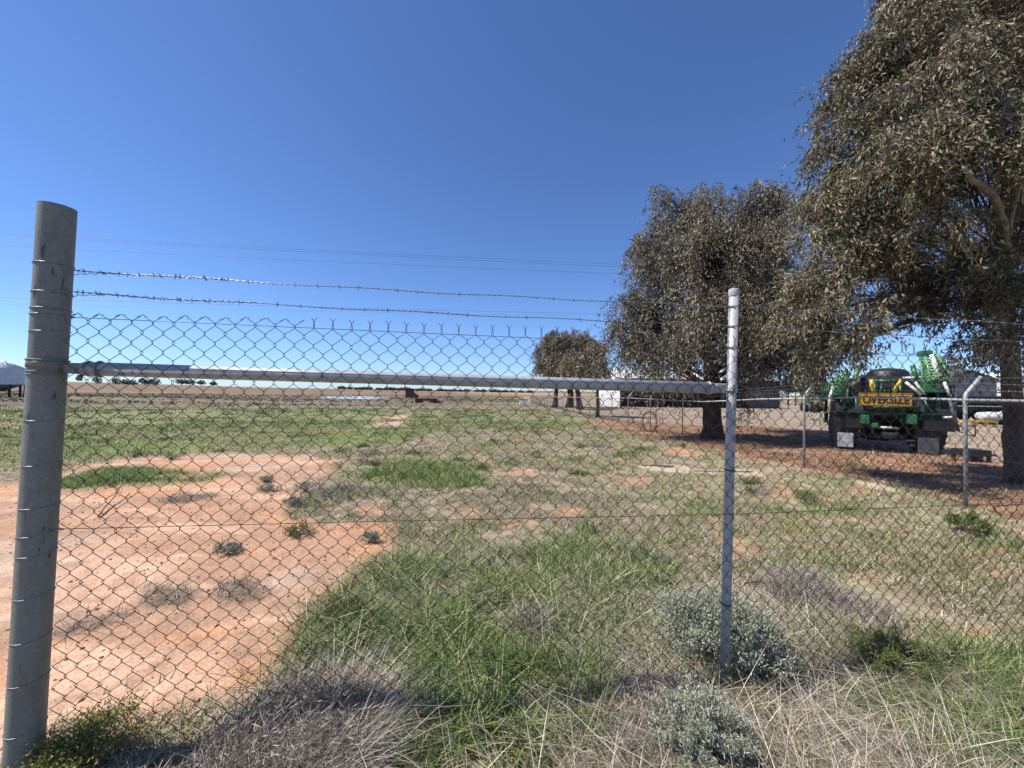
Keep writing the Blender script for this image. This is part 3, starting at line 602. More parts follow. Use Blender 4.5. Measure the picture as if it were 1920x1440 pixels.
# weeping gum in the middle
b2 = G(1337, 822); Y2 = b2.y
L2 = [lobe(1262,395,38,42,Y2),lobe(1330,395,52,48,Y2-.8),lobe(1410,390,55,48,Y2+.5),lobe(1455,395,28,45,Y2),lobe(1245,465,52,55,Y2-.4),lobe(1330,480,75,65,Y2-1.4),lobe(1420,475,65,70,Y2-.6),
 lobe(1380,470,80,70,Y2+1.5),lobe(1225,530,38,45,Y2+.3),lobe(1290,560,62,55,Y2-1.6),lobe(1370,570,72,60,Y2-1.5),lobe(1450,560,55,60,Y2-.3),lobe(1183,575,34,38,Y2),lobe(1172,620,28,30,Y2-.3),
 lobe(1230,610,45,50,Y2+.8),lobe(1205,650,26,42,Y2-.5),lobe(1245,660,28,40,Y2-1.2),lobe(1285,655,24,40,Y2-.4),lobe(1395,650,25,42,Y2-1.2),lobe(1430,655,28,38,Y2-.2),lobe(1475,625,35,45,Y2+.3),
 lobe(1510,650,24,38,Y2-.5),lobe(1236,365,16,18,Y2),lobe(1460,352,16,14,Y2),lobe(1158,560,14,18,Y2),lobe(1195,460,18,24,Y2),lobe(1395,750,8,20,Y2-.6),lobe(1402,668,24,24,Y2-.9),lobe(1448,665,26,26,Y2-.3),lobe(1178,650,12,20,Y2-.2),lobe(1150,600,12,34,Y2),lobe(1540,655,18,26,Y2),lobe(1420,590,90,60,Y2+1.6),lobe(1510,560,55,60,Y2+1)]
gum('gum_tree', 'weeping gum with a thick dark trunk behind the fence, dense drooping crown', 'tree', 'gum trees beside the yard',
    [b2, P(1334,770,Y2), P(1335,700,Y2), P(1330,640,Y2), P(1345,540,Y2), P(1350,420,Y2)], .34, L2, M['leaf_far'], M['bark'], 3000, 57, .115, .034, 1.3, True, .008, .43, 5, 1.15)
mbx = MB()
# distant round tree with several stems and the thin tree beside it
b3 = G(1068, 764); Y3 = b3.y
L3 = [lobe(1032,660,30,32,Y3),lobe(1050,640,32,22,Y3-1),lobe(1080,642,34,24,Y3+1),lobe(1108,652,22,20,Y3),lobe(1062,680,42,30,Y3-1.5),lobe(1096,685,32,26,Y3),lobe(1022,690,20,20,Y3)]
gum('gum_tree', 'round brownish gum tree with several dark stems, furthest down the fence', 'tree', 'gum trees beside the yard',
    [b3, P(1070,740,Y3), P(1066,710,Y3), P(1064,670,Y3)], .5, L3, M['leaf_brown'], M['bark'], 800, 50, .26, .09, 1.3, True, .02, .3, 7, .9)
tr3 = col.objects[-1]
b4 = G(1121, 782); Y4 = b4.y
gum('gum_tree', 'slender gum tree with one thin stem in front of the white shed wall', 'tree', 'gum trees beside the yard',
    [b4, P(1121,750,Y4), P(1119,715,Y4), P(1112,670,Y4)], .14, [lobe(1118,664,20,26,Y4),lobe(1108,685,22,22,Y4+.5),lobe(1126,690,14,20,Y4-.5)], M['leaf_far'], M['bark'], 150, 40, .24, .07, .8, True, .012, .3, 9, .9)
# extra stems of the round tree belong to a neighbour standing beside it
for k_, (pa, pb_) in enumerate((((1040, 764), (1046, 700)), ((1088, 768), (1078, 705)))):
    bb = G(*pa); gum('gum_tree', ['round gum tree stem on the left of the cluster down the fence', 'gum tree with dark stem right of the round cluster down the fence'][k_], 'tree', 'gum trees beside the yard',
        [bb, P((pa[0]+pb_[0])/2, 735, bb.y), P(*pb_, bb.y)], .36, [lobe(pb_[0]-4, pb_[1]-22, 26, 20, bb.y), lobe(pb_[0]+6, pb_[1]-8, 22, 14, bb.y+1)], M['leaf_brown'], M['bark'], 110, 40, .34, .11, 1.1, True, .02, .3, 20+k_, .9)
# small far trees along the skyline
def far_tree(px, py, rx, ry, Y, mat, label, grp, seed):
    base = GXY(P(px, py, Y).x, Y); top = P(px, py, Y); top.z = max(top.z, base.z + ry*Y/F*.8 + .5)
    a = rx*Y/F; b_ = ry*Y/F
    lb = [(top, (a, a, b_)), (top + Vector((a*.6, 0, -b_*.35)), (a*.6, a*.6, b_*.6)), (top + Vector((-a*.65, .2*a, -b_*.2)), (a*.55, a*.55, b_*.55))]
    gum('tree', label, 'tree', grp, [base, base.lerp(top, .5), top], max(.12, a*.09), lb, mat, M['bark'], 110, 24, .10*a+.15, .05*a+.06, .3*b_, True, .01*a, .2, seed, .6)
sk = [(182,712,7,6,'spreading'),(217,714,7,6,''),(236,717,8,4,''),(272,715,10,5,''),(290,716,8,5,''),(250,718,6,4,''),(340,716,9,4,''),(356,717,8,4,''),(377,718,7,3,''),(400,720,6,3,'')]
words = ['isolated flat topped', 'small dark', 'low scrubby', 'wide dark', 'rounded dark', 'tiny low', 'wide low', 'low spreading', 'small thin', 'smallest low']
for k_, (px, py, rx, ry, _) in enumerate(sk):
    far_tree(px, py-1.5, rx, ry*1.3, 430, M['leaf_dark'], f'{words[k_]} tree on the brown hill skyline, number {["one","two","three","four","five","six","seven","eight","nine","ten"][k_]} from the left', 'trees on the left skyline', 100+k_)
rr_ = random.Random(5)
for k_ in range(26):
    px = 640 + k_*14 + rr_.uniform(-4, 4); o_w = 'dark tree in the distant line between the hill and the rusty bin' if px < 765 else 'dark tree in the distant line right of the rusty bin'
    far_tree(px, 731.5 + (px-640)*.014 + rr_.uniform(-1.0, 1.0), rr_.uniform(5, 9), rr_.uniform(2.0, 3.6), 620, M['leaf_dark'], o_w, 'far tree line left of bin' if px < 765 else 'far tree line right of bin', 130+k_)
for k_, (px, py, rx, ry, Y) in enumerate([(1478,722,17,14,110),(1505,724,20,12,115),(1532,722,18,14,112),(1560,728,18,11,118),(1492,700,9,14,95),(1590,726,18,13,112)]):
    far_tree(px, py, rx, ry, Y, M['leaf_dark'], ['olive tree just right of the long shed', 'low broad olive tree behind the yard', 'olive tree behind the red and yellow machinery', 'olive tree left of the green sprayer', 'narrow taller dark tree beside the long shed', 'olive tree behind the green sprayer'][k_], 'trees behind the yard', 170+k_)
far_tree(1768, 688, 30, 20, 62, M['leaf_brown'], 'brown leafed tree behind the grey shed right of the sprayer', None, 190)

# ------------------------------------------------------------------ near chain link fence
fa, fb = 1.943, .151
e_ = Vector((1, fb, 0)).normalized(); nrm = Vector((e_.y, -e_.x, 0))       # along the fence, and towards the camera
def PF(px, py):
    d = ray(px, py); k = fa / (d.y - fb*d.x); return Vector((d.x*k, d.y*k, EYE + d.z*k))
fence = thing('chain_link_fence', 'galvanised chain link fence with two barbed wire strands in the foreground', 'fence')
top1 = PF(108, 389); low1 = PF(46, 1400); ax1 = (top1-low1).normalized(); foot1 = low1 - ax1*(low1.z + .05)/ax1.z
def on1(z): return foot1 + ax1*((z - foot1.z)/ax1.z)
# corner post
mb = MB(); Rp = .0572
mb.tube([foot1] + [on1(z) for z in np.linspace(.3, top1.z - .02, 9)] + [top1], Rp, 40, cap=False)
mb.tube([top1 + ax1*.001, top1 - ax1*.1], Rp-.005, 40, cap=False); n0 = len(mb.v)
# annular lip
A0 = ax1.orthogonal().normalized(); B0 = ax1.cross(A0)
for rr2 in (Rp, Rp-.005):
    for k in range(40): a = 2*math.pi*k/40; mb.v.append(top1 + ax1*.001 + (A0*math.cos(a)+B0*math.sin(a))*rr2)
for k in range(40): mb.f.append((n0+k, n0+(k+1)%40, n0+40+(k+1)%40, n0+40+k)); mb.sm.append(0)
post1 = mb.build('post', M['galv_dull'], fence); post1['label'] = 'thick weathered corner post with wire rings around it'
# wire rings tied round the post: heights from the photograph
for (py, tilt, r_) in ((497, .05, .0018), (550, .04, .0018), (580, .03, .0018), (591, .05, .0018), (622, .12, .0018), (787, .0, .0015), (869, .07, .0015), (947, .09, .0015), (998, .1, .0015), (1035, .09, .0015), (1112, .1, .0015), (1192, .08, .0015), (1270, .09, .0015), (1362, .1, .0015)):
    px = 70 - (py-400)*.062
    zc = PF(px+38, py).z; mb = MB(); tl = Vector((-tilt*.9, tilt*.8, 1)).normalized(); mb.ring(on1(zc), (ax1 + Vector((-tilt*.4, -tilt*.5, 0))).normalized(), Rp+r_, r_, 40, 6)
    if py < 600: mb.ring(on1(zc-.004), (ax1 + Vector((tilt*.3, 0, 0))).normalized(), Rp+r_*1.2, r_*.9, 40, 6)
    mb.build('tie_wire', M['barb'], post1)
for zz_, hh_ in ((PF(90, 683).z, .034),):
    mb = MB(); c = on1(zz_); mb.tube([c - ax1*hh_/2, c + ax1*hh_/2], Rp+.004, 40); 
    mb.ring(c + ax1*hh_/2, ax1, Rp+.004, .003, 40); mb.ring(c - ax1*hh_*.9, ax1, Rp+.003, .0028, 40); mb.ring(c - ax1*hh_*1.25, ax1, Rp+.003, .0022, 40); mb.build('clamp_band', M['galv_dull'], post1)
# second post: round pipe with a cap
top2 = PF(1376, 552); low2 = PF(1358, 1290); ax2 = (top2-low2).normalized(); foot2 = low2 - ax2*(low2.z+.05)/ax2.z
mb = MB(); mb.tube([foot2, foot2.lerp(top2, .35), foot2.lerp(top2, .7), top2], .0238, 28)
# grooves of the rolled section
post2 = mb.build('post', M['galv'], fence); post2['label'] = 'slim round pipe post with a flat cap'
mb = MB(); mb.lathe(top2 - ax2*.012, [(.0255, 0), (.0262, .002), (.0262, .034), (.024, .040), (.010, .043)], 28, 'Z'); mb.build('cap', M['cap'], post2)
def on2(z): return foot2 + ax2*((z-foot2.z)/ax2.z)
for py in (575, 612, 652, 880, 1130, 1255):
    zc = PF(1374, py).z; mb = MB(); mb.ring(on2(zc), ax2, .0275, .0014, 28); mb.ring(on2(zc-.005), (ax2+Vector((.05, 0, 0))).normalized(), .0275, .0014, 28); mb.build('tie_wire', M['wire'], post2)
# rail
ra = PF(150, 691) - nrm*0; rb_ = PF(1352, 728); rdir = (rb_-ra).normalized()
mb = MB(); mb.tube([ra + rdir*.02, ra.lerp(rb_, .33), ra.lerp(rb_, .66), rb_ - rdir*.05], .0295, 32)
rail = mb.build('rail', M['galv'], fence)
mb = MB(); rx_ = Matrix((rdir, Vector((-rdir.y, rdir.x, 0)).normalized(), rdir.cross(Vector((-rdir.y, rdir.x, 0)).normalized()))).transposed()
mb.box(ra - rdir*.025, (.11, .014, .046), rx_, bev=.003); mb.ring(ra + rdir*.075, rdir, .031, .005, 28); mb.ring(ra + rdir*.035, rdir, .028, .006, 28)
mb.tube([ra - rdir*.0 - nrm*.02 + Vector((0,0,-.02)), ra + nrm*.012 + Vector((0, 0, -.045))], .007, 6); mb.tube([ra + Vector((0, 0, -.028)), ra + Vector((0, 0, -.052))], .009, 6)
mb.build('clamp', M['galv_dull'], rail)
mb = MB(); mb.ring(rb_ - rdir*.075, rdir, .030, .006, 28); mb.box(rb_ - rdir*.0, (.085, .016, .05), rx_, bev=.004); mb.tube([rb_ - rdir*.06, rb_ - rdir*.02], [.030, .02], 20)
mb.tube([rb_ + rdir*.035 - nrm*.02 + Vector((0, 0, -.01)), rb_ + rdir*.035 + nrm*.045 + Vector((0, 0, -.01))], .006, 6)
c = on2(rb_.z); mb.tube([c - ax2*.02, c + ax2*.02], .0295, 24); mb.build('clamp', M['galv'], rail)
# netting
w_, h_ = .0805, .0835; off = nrm*.036
s_start = PF(136, 690); s0 = (s_start - Vector((0, fa, 0))).dot(e_); s1 = s0 + 6.9
ztop = 1.872; nj = int((ztop - .04)/(h_/2))
def fp(s, z, o=0.0):
    k = .010*math.sin(s*1.7+1) + .006*math.sin(s*4.3)
    q = Vector((0, fa, 0)) + e_*(s) + off + nrm*(o + .006*math.sin(s*2.1+z*2)); q.z = z + k*(.6 if z > 1.2 else .3) + .002*math.sin(s*23+z*31); return q
ncol = int((s1-s0)/(w_/2)); RW = .00138
mb = MB()
for i in range(ncol):
    jit = .0015*math.sin(i*2.39)
    pts = []
    for j in range(nj+1):
        c = i if (i+j) % 2 == 0 else i+1; left = (c == i)
        s = s0 + c*w_/2 + (-.0028 if left else .0028) + jit; z = ztop - j*h_/2
        oo = .0022 if left else -.0022
        pts += [fp(s, z + .0045, oo), fp(s, z - .0045, -oo)]
        # slight bow of the straight run
    stub = i if i % 2 == 0 else i+1; sx_ = s0 + stub*w_/2; sg = 1 if i % 2 == 0 else -1
    if i > 22: head = [fp(sx_ + sg*.011, ztop+.044, 0), fp(sx_ + sg*.003, ztop+.030, .002*sg), fp(sx_ - sg*.002, ztop+.018, -.002*sg)]
    else:
        pk = s0 + (i if i % 2 else i+1)*w_/2; head = ([fp(pk - .022, ztop+.024, .002), fp(pk - .006, ztop+.031, .003)] if sg > 0 else [fp(pk + .016, ztop+.030, -.002)]) + [fp(pk + .001, ztop+.036 + .003*math.sin(i*1.3), 0), fp(pk - sg*.012, ztop+.026, 0)]
    mb.tube(head + pts, RW, 5, cap=False)
mb.build('wire_mesh', M['wire'], fence)
for pts in ([(140, 597), (700, 622), (1376, 652), (1990, 683)], [(104, 988), (700, 974), (1376, 961), (1990, 936)]):
    mb = MB(); q = [PF(*p) + off*.8 for p in pts]; fine = []
    for a, b2_ in zip(q[:-1], q[1:]):
        for k in range(6): fine.append(a.lerp(b2_, k/6))
    fine.append(q[-1]); mb.tube(fine, .0014, 6); mb.build('strain_wire', M['wire'], fence)
mb = MB(); c = PF(140, 597) + off*.8; mb.ring(c, e_, .004, .002, 8); mb.tube([c - e_*.004, c + e_*.022], .004, 6); mb.build('wire_grip', M['barb'], fence)
mb = MB(); c = PF(118, 988) + off*.8; mb.tube([c - e_*.004, c + e_*.026], .004, 6); mb.build('wire_grip', M['barb'], fence)
# barbed wire
def barbed(a, b2_, name='barbed_wire', sag=.012, wrapto=None, seed=0):
    rs = random.Random(seed); mb = MB(); Ln = (b2_-a).length; d = (b2_-a).normalized(); up = Vector((0, 0, 1)); n = int(Ln/.010)
    def c(t): return a.lerp(b2_, t) + up*(-sag*4*t*(1-t) + .003*math.sin(t*Ln*9+seed))
    for ph in (0, math.pi):
        pts = [];
        for i in range(n+1):
            t = i/n; an = t*Ln*2*math.pi/.05 + ph; pts.append(c(t) + (up*math.cos(an) + nrm*math.sin(an))*.0017)
        mb.tube(pts, .0013, 4, cap=False)
    s = .03
    while s < Ln - .03:
        t = s/Ln; p = c(t); sp = .013
        for k in range(2):
            an = rs.uniform(0, 6.28); dd = (up*math.cos(an) + nrm*math.sin(an)*.6 + d*rs.uniform(-.3, .3)).normalized()
            q = p + d*(k*.004-.002); mb.tube([q - dd*sp, q, q + dd*sp], [.0006, .0014, .0006], 4, cap=False)
        mb.ring(p, d, .003, .0013, 8, 4); s += rs.uniform(.085, .105)
    if wrapto:
        # tail wrapped back around the strand, messy and thicker
        pts = []; m_ = int(wrapto/.006); 
        for i in range(m_):
            s = i*.006; t = s/Ln; amp = .004 + .0015*math.sin(i*.9) + max(0, .02*(1 - s/.14)); an = s*2*math.pi/.036
            sag_ = -max(0, (1 - s/.14))*.018 if s < .14 else 0
            pts.append(c(t) + up*(math.cos(an)*.0035 + sag_) + nrm*math.sin(an)*.0035)
        mb.tube(pts, .0015, 5, cap=True)
        s = .05
        while s < wrapto:
            p = c(s/Ln)
            for k in range(3):
                an = rs.uniform(0, 6.28); dd = (up*math.cos(an) + nrm*math.sin(an)*.5 + d*rs.uniform(-.8, .8)).normalized(); mb.tube([p - dd*.014, p, p + dd*.014], [.0006, .0016, .0006], 4, cap=False)
            s += rs.uniform(.05, .085)
    return mb.build(name, M['barb'], fence)
for (p0, p1, wr) in (((132, 506), (1382, 575), .62), ((130, 548), (1382, 611), .72)):
    barbed(PF(*p0), PF(*p1) , wrapto=wr, seed=int(p0[1])); 
for (p0, p1) in (((1382, 575), (2010, 612)), ((1382, 611), (2010, 646))): barbed(PF(*p0), PF(*p1), seed=int(p0[1])+9, sag=.004)
rebase(fence, Vector((foot1.x, foot1.y, 0)))

# ------------------------------------------------------------------ boundary fence, right
bf = thing('chain_link_fence', 'long galvanised boundary fence with cranked post tops running away beside the yard', 'fence')
ys = [2.3, 5.05, 7.83, 10.6, 13.4, 16.4, 19.4, 22.4, 25.4, 28.4, 31.4, 34.4, 37.4, 40.5, 43.6, 46.8, 50, 53.3, 56.6, 60, 63.5, 67, 70.5, 74, 77.5, 81]
def fpt(y, z=0): x = float(fence_x(y)); return Vector((x, y, float(gz(x, y)) + z))
def railz(y): return 1.36 + .02*math.sin(y)
prev = None
for k, y in enumerate(ys):
    f0 = fpt(y, -.05); mb = MB(); hr = 1.40; r_ = .021 if y < 30 else .028
    tp = fpt(y, hr); cr = fpt(y, hr + .26) + Vector((.20, .0, 0)); cr2 = fpt(y, hr+.04) + Vector((.012, 0, 0))
    mb.tube([f0, tp, cr2, cr2.lerp(cr, .25), cr], [r_, r_, r_, r_*.98, r_*.95], 14); p = mb.build('post', M['galv'], bf)
    if k == 1: p['label'] = 'nearest cranked boundary post, right of the sprayer'
mb = MB()
for a, b2_ in zip(ys[:-1], ys[1:]): mb.tube([fpt(a, 1.36), fpt((a+b2_)/2, 1.365), fpt(b2_, 1.36)], 0.0165 if a < 25 else .022, 12)
mb.build('rail', M['galv'], bf)
for kk, zz_ in enumerate((.05, .68)):
    mb = MB(); mb.tube([fpt(y, zz_) - Vector((.03, 0, 0)) for y in ys], .002 if kk else .0022, 4); mb.build('strain_wire', M['wire'], bf)
for kk in range(3):
    t = .25 + kk*.36; q = [fpt(y, 1.40 + .04 + .22*t) + Vector((.012 + .188*t, 0, 0)) for y in ys]; mb = MB(); mb.tube(q, .0024, 4)
    for a, b2_ in zip(q[:6], q[1:7]):
        m_ = int((b2_-a).length/.11)
        for i in range(m_):
            p = a.lerp(b2_, (i+.5)/m_); d = Vector((random.uniform(-1, 1), random.uniform(-.4, .4), random.uniform(-1, 1))).normalized()*.014; mb.tube([p-d, p+d], .0014, 3, cap=False)
    mb.build('barbed_wire', M['barb'], bf)
# netting, zigzag pickets; coarser far away where single wires no longer show
def netting(y0, y1, w, h, r, ns):
    V = []; Q = []; n = int((y1-y0)/(w/2)); zs0 = 1.345; nj = int(zs0/(h/2)); base = 0
    for i in range(n):
        ya = y0 + i*w/2; cols = [ya if (i+j) % 2 == 0 else ya + w/2 for j in range(nj+1)]
        xs = fence_x(np.array(cols)) - .028; zg = float(gz(xs[0], ya)); zs = zg + zs0 - np.arange(nj+1)*h/2
        for j in range(nj+1):
            for k in range(ns):
                a = 2*math.pi*k/ns; V.append((xs[j] + r*math.cos(a) + (.002 if (i % 2) else -.002)*((j % 2)*2-1), cols[j] + (.002 if cols[j] > ya else -.002), zs[j] + r*math.sin(a)*1.4))
        for j in range(nj):
            for k in range(ns): a = base + j*ns; Q.append((a+k, a+(k+1) % ns, a+ns+(k+1) % ns, a+ns+k))
        base += (nj+1)*ns
    return np.array(V), np.array(Q)
V1, Q1 = netting(2.3, 32, .08, .083, .0017, 3); V2, Q2 = netting(32, 81, .20, .2, .004, 3)
mesh_np('wire_mesh', np.concatenate([V1, V2]), np.concatenate([Q1, Q2+len(V1)]), None, M['wire'], bf)
rebase(bf, fpt(5.05))
# rusty coil of fencing wire leaning on a boundary post
cc = P(1219, 800, 16.2); cb = GXY(cc.x-.06, 16.15)
t = thing('wire_coil', 'rusty brown coil of old wire standing against a boundary post', 'wire coil'); mb = MB()
for k in range(9):
    d = Vector((.9 + random.uniform(-.12, .12), -.5 + random.uniform(-.1, .1), random.uniform(-.15, .15))).normalized()
    N = d.cross(Vector((0, 0, 1))).normalized() + Vector((0, 0, random.uniform(-.1, .1))); r = random.uniform(.30, .40)
    n0 = len(mb.v); mb.ring(cb + Vector((random.uniform(-.05, .05), random.uniform(-.05, .05), .42)), N, r, .005, 24, 4)
    for i in range(n0, len(mb.v)): dz = mb.v[i].z - cb.z - .42; mb.v[i].z = cb.z + .42 + dz*1.25; mb.v[i].x = cb.x + (mb.v[i].x - cb.x)*.8
mb.build('coil', M['rust'], t); rebase(t, cb)

# ------------------------------------------------------------------ buildings
def corr_wall(mb, a, b2_, z0, z1, pitch=.3, dep=.03, z1b=None):
    """corrugated sheet wall between two plan points"""
    a = Vector(a); b2_ = Vector(b2_); Ln = (b2_-a).length; d = (b2_-a).normalized(); n = Vector((d.y, -d.x, 0)); m_ = max(2, int(Ln/pitch)*2)
    base = len(mb.v)
    for i in range(m_+1):
        p = a.lerp(b2_, i/m_) + n*(dep if i % 2 else 0); zt = z1 if z1b is None else z1 + (z1b-z1)*i/m_
        mb.v.append(Vector((p.x, p.y, z0))); mb.v.append(Vector((p.x, p.y, zt)))
    for i in range(m_): mb.f.append((base+2*i, base+2*i+2, base+2*i+3, base+2*i+1)); mb.sm.append(0)
sA = P(1162, 765, 60); sB = P(1462, 768, 64.5); gA = float(gz(sA.x, sA.y)) - .2; zE = P(1162, 709, 60).z
dS = Vector((sB.x-sA.x, sB.y-sA.y, 0)).normalized(); nS = Vector((-dS.y, dS.x, 0)); A = Vector((sA.x, sA.y, 0)); B = Vector((sB.x, sB.y, 0)); dep = 9
zR = zE + 1.55
shed = thing('shed', 'long open fronted farm shed with white roof and white end wall', 'shed')
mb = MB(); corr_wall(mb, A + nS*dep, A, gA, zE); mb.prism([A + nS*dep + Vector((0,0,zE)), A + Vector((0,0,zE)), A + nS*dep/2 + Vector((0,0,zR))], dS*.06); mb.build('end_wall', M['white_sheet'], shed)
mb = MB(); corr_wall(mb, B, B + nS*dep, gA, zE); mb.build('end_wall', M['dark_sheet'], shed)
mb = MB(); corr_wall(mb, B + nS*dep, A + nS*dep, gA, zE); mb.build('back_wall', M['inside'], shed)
fr = P(1400, 768, 63.6); FR = A + dS*(Vector((fr.x, fr.y, 0)) - A).dot(dS)
mb = MB(); corr_wall(mb, FR, B, gA, zE - .25); fw = mb.build('front_wall', M['dark_sheet'], shed)
wc = FR.lerp(B, .28) - nS*.08; mb = MB(); rotS = Matrix((dS, nS, Vector((0, 0, 1)))).transposed(); mb.box((wc.x, wc.y, gA + 2.1), (2.0, .06, 1.1), rotS); wi = mb.build('window', M['glass'], shed)
mb = MB(); 
for dz_ in (-.58, .58): mb.box((wc.x, wc.y, gA+2.1+dz_), (2.12, .1, .08), rotS)
for dx_ in (-1.03, 0, 1.03): q = wc + dS*dx_; mb.box((q.x, q.y, gA+2.1), (.07, .1, 1.08), rotS)
mb.build('frame', M['white_sheet'], wi)
mb = MB()
for s_ in (0, 1):
    p0 = A - dS*.4 + nS*(-.5 if s_ == 0 else dep+.5); p1 = B + dS*.4 + nS*(-.5 if s_ == 0 else dep+.5); q0 = A - dS*.4 + nS*dep/2; q1 = B + dS*.4 + nS*dep/2
    zz0 = zE - .05
    pts = [Vector((p0.x, p0.y, zz0)), Vector((p1.x, p1.y, zz0)), Vector((q1.x, q1.y, zR+.1)), Vector((q0.x, q0.y, zR+.1))]
    mb.prism(pts, (0, 0, .08))
mb.build('roof', M['white_sheet'], shed)
mb = MB(); g0 = A - dS*.4 - nS*.58; g1 = B + dS*.4 - nS*.58; mb.tube([Vector((g0.x, g0.y, zE-.08)), Vector((g1.x, g1.y, zE-.08))], .09, 6); mb.build('gutter', M['dark_sheet'], shed)
nb_ = 5
for k in range(1, nb_): 
    q = A.lerp(FR, k/nb_); mb = MB(); mb.box((q.x, q.y, (gA+zE)/2), (.2, .2, zE-gA), rotS); mb.build('column', M['dark_sheet'], shed)
rebase(shed, (A.x, A.y, gA+.2))
def wheel(c, R, wd, parent, axis='X', rim=M['black']):
    mb = MB(); mb.lathe(c, [(R*.55, -wd/2), (R*.93, -wd/2), (R, -wd*.3), (R, wd*.3), (R*.93, wd/2), (R*.55, wd/2)], 20, axis)
    w = mb.build('wheel', M['rubber'], parent); mb = MB(); mb.lathe(c, [(R*.56, -wd*.42), (R*.5, -wd*.3), (R*.2, -wd*.34), (R*.2, wd*.34), (R*.5, wd*.3), (R*.56, wd*.42)], 16, axis); mb.build('rim', rim, w); return w
def tractor(px, Y, s, mat, label, name='tractor', cat='tractor', facing=1, group=None):
    t = thing(name, label, cat, group); b_ = GXY(P(px, 760, Y).x, Y); g = b_.z; x = b_.x; f = facing
    mb = MB(); mb.box((x + f*.8*s, Y, g+1.15*s), (1.7*s, .8*s, .7*s), bev=.1*s); mb.box((x + f*1.7*s, Y, g+1.05*s), (.12*s, .7*s, .6*s), bev=.03*s); mb.build('bonnet', mat, t)
    mb = MB(); mb.box((x-f*.5*s, Y, g+1.7*s), (1.15*s, 1.1*s, 1.3*s), taper=.88, bev=.06*s); cb_ = mb.build('cab', M['glass'], t)
    mb = MB(); mb.box((x-f*.5*s, Y, g+2.42*s), (1.3*s, 1.25*s, .14*s), bev=.05*s); mb.build('cab_roof', mat, cb_)
    for sy in (-1, 1):
        wheel(Vector((x-f*.55*s, Y+sy*.8*s, g+.8*s)), .8*s, .4*s, t, 'Y', M['yellow']); wheel(Vector((x+f*1.35*s, Y+sy*.7*s, g+.5*s)), .5*s, .28*s, t, 'Y', M['yellow'])
        mb = MB(); mb.box((x-f*.55*s, Y+sy*.8*s, g+1.66*s), (1.1*s, .42*s, .08*s), bev=.02); mb.build('mudguard', mat, t)
    mb = MB(); mb.tube([(x+f*.9*s, Y-.2*s, g+1.45*s), (x+f*.9*s, Y-.2*s, g+2.2*s)], .05*s, 8); mb.build('exhaust', M['black'], t)
    rebase(t, b_); return t
tractor(1298, 66, 1.05, M['red'], 'red tractor parked inside the long shed', facing=1)
tractor(1352, 67.5, 1.4, M['yellow'], 'yellow tractor in the shadow of the long shed behind the gum trunk', facing=-1)
tractor(1525, 46, .8, M['yellow'], 'small yellow tractor in the yard left of the sprayer', facing=1)
tractor(1550, 47.5, .9, M['red'], 'red tractor in the yard just left of the sprayer', facing=1)
# grey shed and white shed at the right
def gable(px0, px1, pyt, Y, dp, wall, roofm, label, ridge=1.2, name='shed', door=True):
    t = thing(name, label, 'shed'); a = P(px0, 760, Y); b_ = P(px1, 760, Y); zt = P(px0, pyt, Y).z; g = float(gz(a.x, Y)) - .2
    A = Vector((a.x, Y, 0)); B = Vector((b_.x, Y+.5, 0)); d = (B-A).normalized(); n = Vector((-d.y, d.x, 0)); mid = A.lerp(B, .5)
    mb = MB(); corr_wall(mb, A, B, g, zt); mb.prism([A + Vector((0, 0, zt)), B + Vector((0, 0, zt)), mid + Vector((0, 0, zt+ridge))], n*.08); mb.build('front_wall', wall, t)
    mb = MB(); corr_wall(mb, A + n*dp, A, g, zt); mb.build('side_wall', wall, t); mb = MB(); corr_wall(mb, B, B + n*dp, g, zt); mb.build('side_wall', wall, t)
    mb = MB(); corr_wall(mb, B + n*dp, A + n*dp, g, zt); mb.build('back_wall', wall, t)
    mb = MB()
    for q in (A - d*.3, B + d*.3):
        mb.prism([q - n*.3 + Vector((0, 0, zt-.05)), mid - n*.3 + Vector((0, 0, zt+ridge+.06)), mid + n*(dp+.3) + Vector((0, 0, zt+ridge+.06)), q + n*(dp+.3) + Vector((0, 0, zt-.05))], (0, 0, .1))
    mb.build('roof', roofm, t)
    if door:
        mb = MB(); q = mid - n*.1; rt = Matrix((d, n, Vector((0, 0, 1)))).transposed(); mb.box((q.x, q.y, g+1.9), ((B-A).length*.4, .08, 3.8), rt); mb.build('door', M['mid_sheet'] if wall is not M['mid_sheet'] else M['dark_sheet'], t)
    rebase(t, (A.x, A.y, g+.2)); return t
gable(1766, 1878, 712, 52, 14, M['mid_sheet'], M['dark_sheet'], 'grey gabled shed seen right of the green sprayer', 1.2, door=False)
gable(1882, 2010, 712, 56, 12, M['white_sheet'], M['white_sheet'], 'white shed behind the large gum trunk', 1.1, door=False)
# long dark trailer with a white tarp, and yellow gear beside it
tr = thing('flat_trailer', 'long black flat trailer parked in front of the grey shed', 'trailer'); Yt = 30
xa = P(1762, 775, Yt).x; xb = P(1915, 775, Yt).x; g = float(gz(xa, Yt)); xm = (xa+xb)/2; Lx = xb-xa
mb = MB(); mb.box((xm, Yt, g+1.18), (Lx, 2.3, .16), bev=.03); mb.box((xm, Yt, g+1.42), (Lx*.98, .1, .3)); mb.build('deck', M['black'], tr)
mb = MB(); 
for sy in (-.5, .5): mb.box((xm, Yt+sy, g+.95), (Lx*.96, .14, .28))
mb.build('chassis', M['black'], tr)
mb = MB(); mb.box((xm, Yt-1.18, g+1.16), (Lx, .03, .05)); mb.build('reflective_strip', M['white_sheet'], tr)
mb = MB(); mb.box((xa+.05, Yt, g+1.8), (.1, 2.2, 1.1), bev=.02); mb.build('headboard', M['dark_sheet'], tr)
